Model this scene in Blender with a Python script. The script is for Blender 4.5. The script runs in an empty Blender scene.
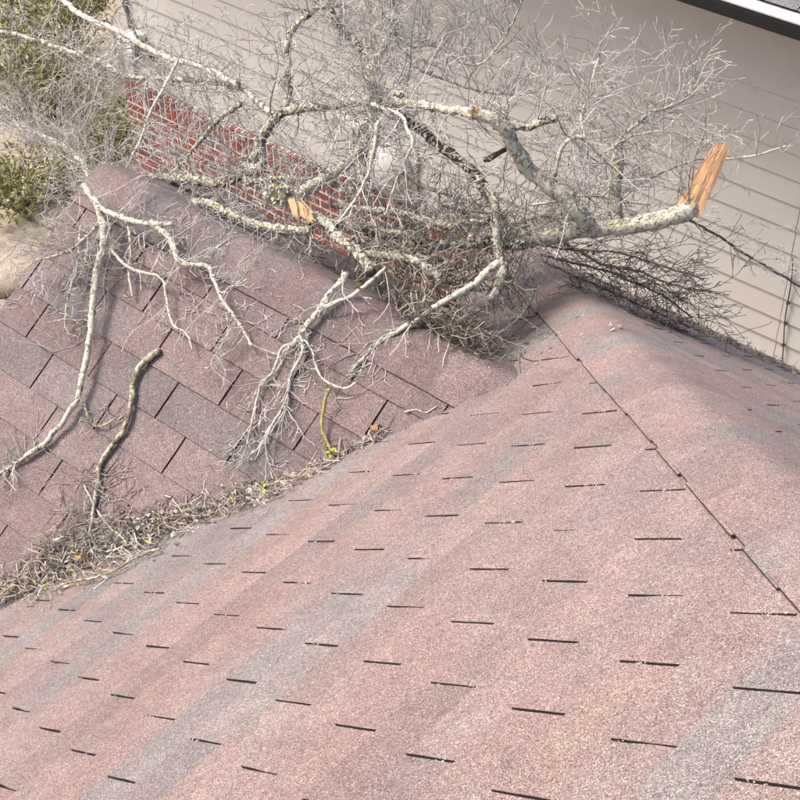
import bpy, bmesh, math, random
import numpy as np
from mathutils import Vector, Matrix

# ------------------------------------------------------------------ camera, sky, sun, exposure
IN = 0.0254
GZ = 210.0                                   # inches from the shingle datum down to the ground
scene = bpy.context.scene
col = scene.collection
FPX = 1538.7
CAM = np.array([30.294, -53.325, 69.543])    # inches, datum on the main roof slope
ROT = np.array([[0.75186341, 0.65919497, -0.01278314],
                [0.4121077, -0.48499864, -0.77132585],
                [-0.51465392, 0.57466365, -0.63631205]])

def W(x, y, z):
    return Vector((x*IN, y*IN, (z + GZ)*IN))

cam_d = bpy.data.cameras.new('camera')
cam = bpy.data.objects.new('camera', cam_d)
col.objects.link(cam)
cam_d.sensor_width = 36.0
cam_d.lens = 36.0*FPX/800.0
cam_d.clip_start = 0.05
cam_d.clip_end = 1000.0
mw = Matrix.Identity(4)
for i in range(3):
    mw[i][0] = ROT[0][i]; mw[i][1] = -ROT[1][i]; mw[i][2] = -ROT[2][i]
mw.translation = W(*CAM)
cam.matrix_world = mw
scene.camera = cam

SUN_TO = Vector((-0.47, -0.27, 0.84)).normalized()
world = bpy.data.worlds.new('World')
scene.world = world
world.use_nodes = True
wn = world.node_tree
wn.nodes.clear()
sky = wn.nodes.new('ShaderNodeTexSky')
sky.sky_type = 'NISHITA'
sky.sun_disc = False
sky.sun_elevation = math.asin(SUN_TO.z)
sky.sun_rotation = math.atan2(SUN_TO.x, SUN_TO.y)
sky.altitude = 0
sky.air_density = 1.0
sky.dust_density = 6.0
sky.ozone_density = 0.6
bg = wn.nodes.new('ShaderNodeBackground')
bg.inputs['Strength'].default_value = 0.15
wo = wn.nodes.new('ShaderNodeOutputWorld')
wn.links.new(sky.outputs[0], bg.inputs[0])
wn.links.new(bg.outputs[0], wo.inputs[0])

sun_d = bpy.data.lights.new('sun', 'SUN')
sun_d.energy = 2.2
sun_d.angle = math.radians(16)
sun_d.color = (1.0, 0.95, 0.88)
sun = bpy.data.objects.new('sun', sun_d)
col.objects.link(sun)
sun.rotation_euler = SUN_TO.to_track_quat('Z', 'Y').to_euler()
sun.location = (0, 0, 20)

vs = scene.view_settings
vs.view_transform = 'Standard'
vs.look = 'None'
vs.exposure = 1.0
vs.gamma = 1.0
vs.use_curve_mapping = False
scene.cycles.max_bounces = 6

# ------------------------------------------------------------------ helpers
rng = random.Random(7)
nrg = np.random.default_rng(7)

def ray(px, py):
    q = np.array([(px-400)/FPX, (py-400)/FPX, 1.0])
    return ROT.T @ q

def on_plane(px, py, n, k):
    n = np.array(n, float); r = ray(px, py)
    return CAM + r*((k - n@CAM)/(n@r))

def aty(px, py, Y):                 # the point of a sight line at depth y = Y inches
    return on_plane(px, py, (0, 1, 0), Y)

def atz(px, py, Z):
    return on_plane(px, py, (0, 0, 1), Z)

PI2 = 0.6256
T = math.tan(PI2); CP = math.cos(PI2); SP = math.sin(PI2)
DL = -67.88                          # wing slope: z = DL + T*y
YR = 49.3                            # wing ridge
ZR = DL + T*YR
K2 = YR + ZR/T                       # wing rear slope: z = T*(K2 - y)
KH = 19.6                            # hip: x + y = KH ; rear slope z = T*(KH - y)
RAKE = -113.0
XR = 70.0                            # main ridge
YE = 107.0                            # rear eave of main body
YE2 = 72.0                           # rear eave of wing
KV = DL/T                            # valley: x - y = KV

def roof_z(x, y):
    if y > YE or x > XR: return -GZ
    m = min(T*x, T*(KH - y))
    if x > RAKE and y < YE2:
        m = max(m, min(DL + T*y, T*(K2 - y)))
    elif x < -150: m = -GZ
    return m

def project(p):
    q = ROT @ (np.array(p) - CAM)
    return 400 + FPX*q[0]/q[2], 400 + FPX*q[1]/q[2], q[2]

def atl(px, py, h):                  # a point h inches above the wing slope
    n = np.array([0, -SP, CP]); 
    return on_plane(px, py, n, DL*CP + h)

def atm(px, py, h):                  # above the main slope
    return on_plane(px, py, (-SP, 0, CP), h)

def props(o, label=None, cat=None, group=None, kind=None):
    if label: o['label'] = label
    if cat: o['category'] = cat
    if group: o['group'] = group
    if kind: o['kind'] = kind
    return o

def empty(name, loc):
    o = bpy.data.objects.new(name, None)
    o.location = loc
    o.empty_display_size = 0.1
    col.objects.link(o)
    return o

def link(name, me, parent=None, mat=None):
    o = bpy.data.objects.new(name, me)
    if mat is not None:
        me.materials.append(mat)
    col.objects.link(o)
    if parent is not None:
        o.parent = parent
        o.matrix_parent_inverse = parent.matrix_basis.inverted()
    return o

def mesh_of(name, verts, faces, smooth=False):
    me = bpy.data.meshes.new(name)
    me.from_pydata([tuple(v) for v in verts], [], [tuple(f) for f in faces])
    me.update()
    if smooth:
        me.polygons.foreach_set('use_smooth', [True]*len(me.polygons))
    return me

def box_data(x0, x1, y0, y1, z0, z1):
    v = [(x, y, z) for x in (x0, x1) for y in (y0, y1) for z in (z0, z1)]
    f = [(0,1,3,2),(4,6,7,5),(0,4,5,1),(2,3,7,6),(0,2,6,4),(1,5,7,3)]
    return v, f

def wbox(name, x0, x1, y0, y1, z0, z1, parent, mat, bevel=0.0):
    """axis-aligned box in inches, object origin at its centre"""
    c = W((x0+x1)/2, (y0+y1)/2, (z0+z1)/2)
    hx, hy, hz = (x1-x0)/2*IN, (y1-y0)/2*IN, (z1-z0)/2*IN
    v, f = box_data(-hx, hx, -hy, hy, -hz, hz)
    me = mesh_of(name, v, f)
    if bevel:
        bm = bmesh.new(); bm.from_mesh(me)
        bmesh.ops.bevel(bm, geom=bm.edges[:], offset=bevel, segments=2, affect='EDGES')
        bm.to_mesh(me); bm.free()
    o = link(name, me, parent, mat)
    o.location = c
    return o

# ------------------------------------------------------------------ materials
def new_mat(name):
    m = bpy.data.materials.new(name)
    m.use_nodes = True
    nt = m.node_tree
    b = nt.nodes['Principled BSDF']
    b.inputs['Roughness'].default_value = 0.85
    b.inputs['Specular IOR Level'].default_value = 0.3
    return m, nt, b

def N(nt, t, **kw):
    n = nt.nodes.new(t)
    for k, v in kw.items():
        if k in n.inputs: n.inputs[k].default_value = v
        else: setattr(n, k, v)
    return n

def ramp(nt, stops, interp='LINEAR'):
    r = nt.nodes.new('ShaderNodeValToRGB')
    cr = r.color_ramp
    cr.interpolation = interp
    while len(cr.elements) < len(stops): cr.elements.new(0.5)
    for e, (p, c) in zip(cr.elements, stops):
        e.position = p
        e.color = (*c, 1) if len(c) == 3 else c
    return r

def mixc(nt, fac, a, b, mode='MIX'):
    n = nt.nodes.new('ShaderNodeMix')
    n.data_type = 'RGBA'; n.blend_type = mode
    L = nt.links
    if isinstance(fac, (int, float)): n.inputs[0].default_value = fac
    else: L.new(fac, n.inputs[0])
    for s, i in ((a, 6), (b, 7)):
        if isinstance(s, tuple): n.inputs[i].default_value = (*s, 1)
        else: L.new(s, n.inputs[i])
    return n.outputs[2]

def pos(nt):
    return nt.nodes.new('ShaderNodeNewGeometry').outputs['Position']

def bump(nt, b, h, dist, strength=1.0):
    n = N(nt, 'ShaderNodeBump')
    n.inputs['Distance'].default_value = dist
    n.inputs['Strength'].default_value = strength
    nt.links.new(h, n.inputs['Height'])
    nt.links.new(n.outputs[0], b.inputs['Normal'])

def shingle_material(name, tones, grey, seed):
    m, nt, b = new_mat(name)
    L = nt.links
    uv = N(nt, 'ShaderNodeUVMap', uv_map='UVMap')
    # long colour runs along each course: u = metres along, v = course number
    mp = N(nt, 'ShaderNodeMapping')
    mp.inputs['Location'].default_value = (seed, seed*1.7, 0)
    mp.inputs['Scale'].default_value = (0.75, 3.71, 1)
    L.new(uv.outputs[0], mp.inputs[0])
    n1 = N(nt, 'ShaderNodeTexNoise', Scale=1.0, Detail=1.5, Roughness=0.5)
    L.new(mp.outputs[0], n1.inputs['Vector'])
    r1 = ramp(nt, [(0.24, grey), (0.31, tones[2]), (0.40, tones[0]), (0.49, tones[1]), (0.545, tones[2]), (0.575, grey)])
    L.new(n1.outputs[0], r1.inputs[0])
    p = pos(nt)
    # mineral granules
    v1 = N(nt, 'ShaderNodeTexVoronoi', Scale=640.0)
    L.new(p, v1.inputs['Vector'])
    sep = N(nt, 'ShaderNodeSeparateColor')
    L.new(v1.outputs['Color'], sep.inputs[0])
    rg = ramp(nt, [(0.0, (0.22, 0.21, 0.21)), (0.18, (0.50, 0.48, 0.48)), (0.42, (0.95, 0.94, 0.93)),
                   (0.80, (1.12, 1.10, 1.08)), (0.92, (1.6, 1.57, 1.54)), (1.0, (2.7, 2.65, 2.6))])
    L.new(sep.outputs[0], rg.inputs[0])
    c = mixc(nt, 1.0, r1.outputs[0], rg.outputs[0], 'MULTIPLY')
    # some granules of the other tone
    gt = N(nt, 'ShaderNodeMath', operation='GREATER_THAN')
    L.new(sep.outputs[1], gt.inputs[0]); gt.inputs[1].default_value = 0.80
    c2 = mixc(nt, 1.0, grey, rg.outputs[0], 'MULTIPLY')
    c = mixc(nt, gt.outputs[0], c, c2)
    # weathering blotches
    n2 = N(nt, 'ShaderNodeTexNoise', Scale=9.0, Detail=5.0, Roughness=0.65)
    L.new(p, n2.inputs['Vector'])
    r2 = ramp(nt, [(0.3, (0.84, 0.83, 0.83)), (0.7, (1.14, 1.13, 1.12))])
    L.new(n2.outputs[0], r2.inputs[0])
    c = mixc(nt, 1.0, c, r2.outputs[0], 'MULTIPLY')
    n3 = N(nt, 'ShaderNodeTexNoise', Scale=70.0, Detail=3.0, Roughness=0.7)
    L.new(p, n3.inputs['Vector'])
    r3 = ramp(nt, [(0.3, (0.86, 0.86, 0.86)), (0.7, (1.13, 1.13, 1.13))])
    L.new(n3.outputs[0], r3.inputs[0])
    c = mixc(nt, 1.0, c, r3.outputs[0], 'MULTIPLY')
    oi = N(nt, 'ShaderNodeObjectInfo')
    r4 = ramp(nt, [(0.0, (0.86, 0.85, 0.86)), (1.0, (1.10, 1.08, 1.07))])
    L.new(oi.outputs['Random'], r4.inputs[0])
    c = mixc(nt, 1.0, c, r4.outputs[0], 'MULTIPLY')
    L.new(c, b.inputs['Base Color'])
    b.inputs['Roughness'].default_value = 0.8
    b.inputs['Specular IOR Level'].default_value = 0.35
    ad = N(nt, 'ShaderNodeMath', operation='ADD')
    L.new(v1.outputs['Distance'], ad.inputs[0]); L.new(sep.outputs[2], ad.inputs[1])
    bump(nt, b, ad.outputs[0], 0.0012, 0.7)
    return m

M = {}
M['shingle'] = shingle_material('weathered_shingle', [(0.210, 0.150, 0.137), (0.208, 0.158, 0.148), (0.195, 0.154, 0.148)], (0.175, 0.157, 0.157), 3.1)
M['shaded_wing_shingle'] = shingle_material('shaded_wing_shingle', [(0.162, 0.117, 0.115), (0.170, 0.129, 0.126), (0.158, 0.124, 0.123)], (0.150, 0.128, 0.130), 11.3)  # darker copy of the main shingle; this slope's shade put into its tones

def plain(name, c1, c2, scale, rough=0.85, bmp=0.0, detail=4.0, bscale=None, spec=0.3):
    m, nt, b = new_mat(name)
    n = N(nt, 'ShaderNodeTexNoise', Scale=scale, Detail=detail, Roughness=0.65)
    nt.links.new(pos(nt), n.inputs['Vector'])
    r = ramp(nt, [(0.32, c1), (0.68, c2)])
    nt.links.new(n.outputs[0], r.inputs[0])
    nt.links.new(r.outputs[0], b.inputs['Base Color'])
    b.inputs['Roughness'].default_value = rough
    b.inputs['Specular IOR Level'].default_value = spec
    if bmp:
        n2 = N(nt, 'ShaderNodeTexNoise', Scale=bscale or scale*6, Detail=5.0, Roughness=0.7)
        nt.links.new(pos(nt), n2.inputs['Vector'])
        bump(nt, b, n2.outputs[0], bmp)
    return m

M['shaded_asphalt'] = plain('asphalt_and_slot_shade', (0.007, 0.006, 0.006), (0.016, 0.014, 0.013), 120, 0.95, 0.001)  # exposed tar, with the shade inside the cutouts put into its near-black
M['edge'] = plain('cut_shingle_edge', (0.018, 0.015, 0.014), (0.05, 0.04, 0.036), 200, 0.95)
M['siding'] = plain('beige_painted_siding', (0.405, 0.381, 0.356), (0.435, 0.409, 0.382), 3.0, 0.7, 0.0006, 4, 160)
M['mortar'] = plain('mortar', (0.58, 0.53, 0.48), (0.70, 0.65, 0.60), 25, 0.95, 0.002)
M['white_metal'] = plain('white_painted_metal', (0.70, 0.70, 0.69), (0.80, 0.80, 0.79), 6, 0.45)
M['gutter_top'] = plain('white_gutter_guard', (0.36, 0.36, 0.37), (0.50, 0.50, 0.50), 60, 0.6, 0.001)
M['black_metal'] = plain('black_paint_and_box_shade', (0.006, 0.006, 0.007), (0.012, 0.011, 0.011), 8, 0.7)
M['grey_box'] = plain('pale_grey_enclosure', (0.36, 0.345, 0.325), (0.44, 0.425, 0.40), 9, 0.6)
M['dark_glass'] = plain('dark_lamp_glass', (0.03, 0.03, 0.032), (0.05, 0.05, 0.052), 9, 0.25)
M['cable'] = plain('dark_cable', (0.03, 0.028, 0.028), (0.06, 0.055, 0.052), 30, 0.7)
M['sand'] = plain('sandy_soil', (0.22, 0.175, 0.125), (0.36, 0.30, 0.225), 2.2, 0.95, 0.01, 6, 40)
M['limestone'] = plain('pale_limestone', (0.20, 0.165, 0.125), (0.40, 0.35, 0.28), 9, 0.9, 0.02, 6, 30)
M['grey_shingle'] = shingle_material('grey_blue_shingle', [(0.17, 0.17, 0.18), (0.22, 0.22, 0.235), (0.13, 0.135, 0.15)], (0.26, 0.27, 0.29), 21.0)

def brick_material():
    m, nt, b = new_mat('red_brick')
    L = nt.links
    oi = N(nt, 'ShaderNodeObjectInfo')
    geo = N(nt, 'ShaderNodeNewGeometry')
    ad = N(nt, 'ShaderNodeMath', operation='ADD')
    L.new(oi.outputs['Random'], ad.inputs[0]); L.new(geo.outputs['Random Per Island'], ad.inputs[1])
    fr = N(nt, 'ShaderNodeMath', operation='FRACT')
    L.new(ad.outputs[0], fr.inputs[0])
    r = ramp(nt, [(0.0, (0.165, 0.042, 0.032)), (0.3, (0.205, 0.06, 0.044)), (0.55, (0.135, 0.04, 0.032)),
                  (0.80, (0.185, 0.07, 0.052)), (0.88, (0.11, 0.075, 0.07)), (1.0, (0.09, 0.072, 0.07))])
    L.new(fr.outputs[0], r.inputs[0])
    n = N(nt, 'ShaderNodeTexNoise', Scale=40.0, Detail=5.0, Roughness=0.7)
    L.new(geo.outputs['Position'], n.inputs['Vector'])
    r2 = ramp(nt, [(0.3, (0.75, 0.75, 0.75)), (0.7, (1.25, 1.25, 1.25))])
    L.new(n.outputs[0], r2.inputs[0])
    L.new(mixc(nt, 1.0, r.outputs[0], r2.outputs[0], 'MULTIPLY'), b.inputs['Base Color'])
    bump(nt, b, n.outputs[0], 0.003)
    b.inputs['Roughness'].default_value = 0.9
    return m
M['brick'] = brick_material()

def bark_material(name, dark, mid, pale, yellow, amount, scale, yam=0.67):
    """bark with crusts of pale grey-green and yellow lichen"""
    m, nt, b = new_mat(name)
    L = nt.links
    geo = N(nt, 'ShaderNodeNewGeometry')
    n0 = N(nt, 'ShaderNodeTexNoise', Scale=scale*2.2, Detail=5.0, Roughness=0.7)
    L.new(geo.outputs['Position'], n0.inputs['Vector'])
    r0 = ramp(nt, [(0.3, dark), (0.7, mid)])
    L.new(n0.outputs[0], r0.inputs[0])
    n1 = N(nt, 'ShaderNodeTexNoise', Scale=scale, Detail=6.0, Roughness=0.72)
    L.new(geo.outputs['Position'], n1.inputs['Vector'])
    r1 = ramp(nt, [(amount-0.03, (0, 0, 0)), (amount+0.03, (1, 1, 1))])
    L.new(n1.outputs[0], r1.inputs[0])
    n3 = N(nt, 'ShaderNodeTexNoise', Scale=scale*5, Detail=3.0)
    L.new(geo.outputs['Position'], n3.inputs['Vector'])
    r3 = ramp(nt, [(0.3, tuple(0.72*v for v in pale)), (0.65, pale)])
    L.new(n3.outputs[0], r3.inputs[0])
    c = mixc(nt, r1.outputs[0], r0.outputs[0], r3.outputs[0])
    n2 = N(nt, 'ShaderNodeTexNoise', Scale=scale*0.55, Detail=5.0, Roughness=0.7)
    mp = N(nt, 'ShaderNodeMapping'); mp.inputs['Location'].default_value = (3.3, 7.1, 1.9)
    L.new(geo.outputs['Position'], mp.inputs[0]); L.new(mp.outputs[0], n2.inputs['Vector'])
    r2 = ramp(nt, [(yam-0.015, (0, 0, 0)), (yam+0.03, (1, 1, 1))])
    L.new(n2.outputs[0], r2.inputs[0])
    c = mixc(nt, r2.outputs[0], c, yellow)
    hs = ramp(nt, [(0.0, (0.52, 0.50, 0.48)), (0.35, (0.84, 0.83, 0.82)), (1.0, (1.14, 1.13, 1.12))])
    L.new(geo.outputs['Random Per Island'], hs.inputs[0])
    c = mixc(nt, 1.0, c, hs.outputs[0], 'MULTIPLY')
    L.new(c, b.inputs['Base Color'])
    ad = N(nt, 'ShaderNodeMath', operation='ADD')
    L.new(n1.outputs[0], ad.inputs[0]); L.new(n0.outputs[0], ad.inputs[1])
    bump(nt, b, ad.outputs[0], 0.004, 0.9)
    b.inputs['Roughness'].default_value = 0.95
    b.inputs['Specular IOR Level'].default_value = 0.15
    return m
M['bark'] = bark_material('lichened_bark', (0.075, 0.062, 0.050), (0.16, 0.135, 0.11), (0.46, 0.45, 0.38), (0.30, 0.24, 0.05), 0.50, 30.0)
M['bark_pale'] = bark_material('pale_lichened_bark', (0.10, 0.083, 0.065), (0.27, 0.235, 0.185), (0.62, 0.585, 0.49), (0.38, 0.33, 0.12), 0.43, 42.0)
M['bark_dark'] = bark_material('dark_bark', (0.035, 0.028, 0.024), (0.085, 0.070, 0.060), (0.34, 0.33, 0.28), (0.20, 0.19, 0.05), 0.58, 34.0)
M['twig_pale'] = bark_material('pale_twig', (0.35, 0.325, 0.30), (0.50, 0.475, 0.445), (0.66, 0.635, 0.605), (0.30, 0.27, 0.10), 0.50, 45.0, 0.72)
M['twig_mid'] = bark_material('grey_brown_twig', (0.17, 0.145, 0.12), (0.32, 0.285, 0.24), (0.50, 0.465, 0.41), (0.26, 0.23, 0.06), 0.50, 45.0, 0.68)
M['twig_dark'] = bark_material('brown_and_shaded_twig', (0.085, 0.07, 0.062), (0.17, 0.145, 0.13), (0.34, 0.31, 0.285), (0.14, 0.13, 0.04), 0.60, 45.0, 0.72)  # brown bark; for the fan, shade under the thick limb is in the colour
M['moss_bark'] = bark_material('mossy_stick_bark', (0.10, 0.085, 0.06), (0.23, 0.20, 0.145), (0.46, 0.44, 0.34), (0.25, 0.25, 0.07), 0.50, 38.0, 0.60)
M['yellow_twig'] = bark_material('yellow_green_twig', (0.20, 0.18, 0.06), (0.30, 0.275, 0.10), (0.38, 0.35, 0.17), (0.30, 0.30, 0.05), 0.5, 40.0, 0.56)

def wood_material():
    m, nt, b = new_mat('fresh_split_wood')
    L = nt.links
    uv = N(nt, 'ShaderNodeUVMap', uv_map='UVMap')
    mp = N(nt, 'ShaderNodeMapping'); mp.inputs['Scale'].default_value = (24.0, 1.6, 1)
    L.new(uv.outputs[0], mp.inputs[0])
    n = N(nt, 'ShaderNodeTexNoise', Scale=1.0, Detail=5.0, Roughness=0.6)
    L.new(mp.outputs[0], n.inputs['Vector'])
    r = ramp(nt, [(0.22, (0.40, 0.19, 0.08)), (0.42, (0.58, 0.33, 0.165)), (0.70, (0.66, 0.43, 0.25))])
    L.new(n.outputs[0], r.inputs[0])
    L.new(r.outputs[0], b.inputs['Base Color'])
    bump(nt, b, n.outputs[0], 0.004)
    return m
M['wood'] = wood_material()
M['split_fibre'] = plain('split_fibre', (0.45, 0.24, 0.11), (0.66, 0.44, 0.26), 50, 0.9)

def island_material(name, stops, rough=0.8, transl=0.0):
    m, nt, b = new_mat(name)
    geo = N(nt, 'ShaderNodeNewGeometry')
    r = ramp(nt, stops)
    nt.links.new(geo.outputs['Random Per Island'], r.inputs[0])
    nt.links.new(r.outputs[0], b.inputs['Base Color'])
    b.inputs['Roughness'].default_value = rough
    if transl:
        t = N(nt, 'ShaderNodeBsdfTranslucent')
        nt.links.new(r.outputs[0], t.inputs[0])
        mx = N(nt, 'ShaderNodeMixShader'); mx.inputs[0].default_value = transl
        nt.links.new(b.outputs[0], mx.inputs[1]); nt.links.new(t.outputs[0], mx.inputs[2])
        nt.links.new(mx.outputs[0], nt.nodes['Material Output'].inputs[0])
    return m
M['leaf'] = island_material('olive_leaf', [(0.0, (0.07, 0.08, 0.025)), (0.35, (0.16, 0.165, 0.06)), (0.7, (0.26, 0.25, 0.11)), (0.9, (0.38, 0.34, 0.17)), (1.0, (0.45, 0.40, 0.26))], 0.6, 0.25)
M['litter'] = island_material('dry_twig_and_leaf_litter', [(0.0, (0.09, 0.075, 0.065)), (0.3, (0.20, 0.172, 0.15)), (0.6, (0.33, 0.295, 0.26)), (0.88, (0.46, 0.42, 0.37)), (0.95, (0.36, 0.25, 0.15)), (1.0, (0.42, 0.37, 0.18))])
M['litter_dark'] = island_material('dark_twig_litter', [(0.0, (0.045, 0.035, 0.028)), (0.5, (0.11, 0.09, 0.07)), (0.85, (0.24, 0.21, 0.18)), (1.0, (0.32, 0.29, 0.20))])
M['lichen'] = island_material('lichen_flake', [(0.0, (0.18, 0.165, 0.125)), (0.4, (0.36, 0.34, 0.27)), (0.85, (0.55, 0.52, 0.44)), (0.96, (0.42, 0.39, 0.20)), (1.0, (0.42, 0.33, 0.08))], 0.95)
M['yellow_lichen'] = island_material('yellow_green_lichen', [(0.0, (0.22, 0.22, 0.05)), (0.5, (0.36, 0.34, 0.08)), (1.0, (0.46, 0.42, 0.20))], 0.9)
M['dead_leaf'] = island_material('dead_orange_leaf', [(0.0, (0.30, 0.13, 0.05)), (0.6, (0.38, 0.22, 0.10)), (1.0, (0.42, 0.32, 0.10))], 0.8)
M['granule'] = island_material('loose_granules', [(0.0, (0.20, 0.15, 0.14)), (0.5, (0.36, 0.28, 0.26)), (0.9, (0.55, 0.50, 0.47)), (1.0, (0.75, 0.73, 0.70))])

# ------------------------------------------------------------------ the ground
def ground():
    n = 40
    v = []; f = []
    g = np.sign(np.linspace(-1, 1, n+1))*np.abs(np.linspace(-1, 1, n+1))**2.5*250
    for x in g:
        for y in g:
            z = 0.03*math.sin(x*0.9+1.1)*math.cos(y*0.7) if abs(x) < 60 and abs(y) < 60 else 0
            v.append((x-10, y+7, z-0.03))
    for i in range(n):
        for j in range(n):
            a = i*(n+1)+j
            f.append((a, a+n+1, a+n+2, a+1))
    o = link('ground', mesh_of('ground', v, f, True), None, M['sand'])
    props(o, kind='structure', label='sandy pale soil of the yard between the houses')
ground()

# ------------------------------------------------------------------ the house whose roof we stand above
house = empty('house', W(-40, 20, -GZ))
props(house, 'house with weathered pinkish brown shingle roof carrying the fallen branches', 'house')

MAIN = dict(o=np.array([0., 0, 0]), u=np.array([CP, 0, SP]), v=np.array([0., 1, 0]), n=np.array([-SP, 0, CP]))
WING = dict(o=np.array([0., 0, DL]), u=np.array([0, CP, SP]), v=np.array([-1., 0, 0]), n=np.array([0, -SP, CP]))
REAR = dict(o=np.array([0., KH, 0]), u=np.array([0, -CP, SP]), v=np.array([1., 0, 0]), n=np.array([0, SP, CP]))
WREAR = dict(o=np.array([0., K2, 0]), u=np.array([0, -CP, SP]), v=np.array([1., 0, 0]), n=np.array([0, SP, CP]))

def slab(name, poly, n, th, parent, mat):
    """a roof deck: polygon (inches) with its thickness th below"""
    c = np.mean(poly, axis=0)
    k = len(poly)
    top = [(np.array(p)-c)*IN for p in poly]
    bot = [q - np.array(n)*th*IN for q in top]
    f = [tuple(range(k)), tuple(range(2*k-1, k-1, -1))]
    for i in range(k):
        j = (i+1) % k
        f.append((i, i+k, j+k, j))
    me = mesh_of(name, top+bot, f)
    bm = bmesh.new(); bm.from_mesh(me)
    bmesh.ops.recalc_face_normals(bm, faces=bm.faces[:]); bm.to_mesh(me); bm.free()
    o = link(name, me, parent, mat)
    o.location = W(*c)
    return o

HB = 2.0    # decks stop this far short of the hip and ridge lines, under the caps
zmain = lambda x, y: (x, y, T*x)
zrear = lambda x, y: (x, y, T*(KH-y))
zwing = lambda x, y: (x, y, DL+T*y)
zwr = lambda x, y: (x, y, T*(K2-y))
YN = -190.0
XJ = ZR/T                                # where the wing ridge meets the main slope
main_deck = slab('main_roof', [zmain(XR, YN), zmain(XR, KH-XR-HB), zmain(KH-YE-HB*0.7, YE-HB*0.3), zmain(K2-YE, YE), zmain(XJ, YR), zmain(RAKE, RAKE-KV), zmain(RAKE, YN)][::-1], MAIN['n'], 1.0, house, M['shaded_asphalt'])
rear_deck = slab('rear_roof', [zrear(XR+60, KH-XR+3), zrear(XR, KH-XR+3), zrear(KH-YE+3, YE), zrear(XR+60, YE)], REAR['n'], 1.0, house, M['shaded_asphalt'])
wing_deck = slab('wing_roof', [zwing(RAKE, RAKE-KV), zwing(RAKE, YR-1.8), zwing(XJ-1, YR-1.8)], WING['n'], 1.0, house, M['shaded_asphalt'])
wrear_deck = slab('wing_rear_roof', [zwr(RAKE, YR+1.8), zwr(RAKE, YE2), zwr(K2-YE2+1, YE2), zwr(XJ-1, YR+1.8)], WREAR['n'], 1.0, house, M['shaded_asphalt'])
slab('far_roof', [(XR, YN, T*XR-0.5), (XR+70, YN, T*(XR-70)), (XR+70, KH-XR, T*(XR-70)), (XR, KH-XR, T*XR-0.5)], (SP, 0, CP), 1.0, house, M['shingle'])
# walls and trim below the eaves
wbox('wall', RAKE+9, XR+60, -150, YE2-9, -GZ, -80, house, M['siding'])
wbox('wall', -66, XR+60, YE2-9, YE-10, -GZ, -62, house, M['siding'])
wbox('wall', RAKE+9.2, -62, 8, YE2-9.2, -79.9, -66, house, M['siding'])
wbox('fascia', K2-YE2+4, XR+60, YE-1.0, YE-0.2, T*(KH-YE)-7, T*(KH-YE)-0.9, house, M['white_metal'])
wbox('fascia', RAKE, K2-YE2, YE2-1.0, YE2-0.2, T*(K2-YE2)-7, T*(K2-YE2)-0.9, house, M['white_metal'])

EXP = 5.0
def strip_mesh(face, u0, cuts, course, v_org, r, half=False):
    """one shingle: tabs between successive cutouts; coordinates local to (u0, v_org)"""
    V = []; F = []; UV = []
    GAP = 0.145
    top = 0.62
    for a, bnd in zip(cuts[:-1], cuts[1:]):
        lo, hi = a+GAP*r.uniform(0.5, 1.05), bnd-GAP*r.uniform(0.5, 1.05)
        lift = r.uniform(-0.015, 0.03)
        sk = r.uniform(-0.04, 0.04)
        pts = []
        ks = 4
        for i in range(ks+1):                            # butt edge
            s = i/ks
            pts.append((r.uniform(-0.025, 0.025)+sk*(s-0.5), lo+(hi-lo)*s))
        # side up the cutout, sometimes closing early where granules bridge it
        close = r.random() < 0.10
        for s in (0.3, 0.6, 0.97):
            pts.append((EXP*s, hi+r.uniform(-0.03, 0.03) + (GAP*0.93 if close and s > 0.5 else 0)))
        pts.append((EXP+top, hi+GAP*0.8)); pts.append((EXP+top, lo-GAP*0.8))
        close = r.random() < 0.10
        for s in (0.97, 0.6, 0.3):
            pts.append((EXP*s, lo+r.uniform(-0.03, 0.03) - (GAP*0.93 if close and s > 0.5 else 0)))
        k = len(pts); o = len(V)
        for (u, v) in pts:
            h = 0.30 + lift*(1-u/EXP) - 0.22*min(u, EXP)/EXP - 0.05*max(0, u-EXP)
            V.append((u, v, h))
        for (u, v) in pts:
            h = 0.30 + lift*(1-u/EXP) - 0.22*min(u, EXP)/EXP - 0.05*max(0, u-EXP)
            V.append((u, v, max(0.02, h-0.24)))
        F.append(tuple(range(o+k-1, o-1, -1)))
        for i in range(k):
            j = (i+1) % k
            F.append((o+i, o+j, o+k+j, o+k+i))
    return V, F

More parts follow.
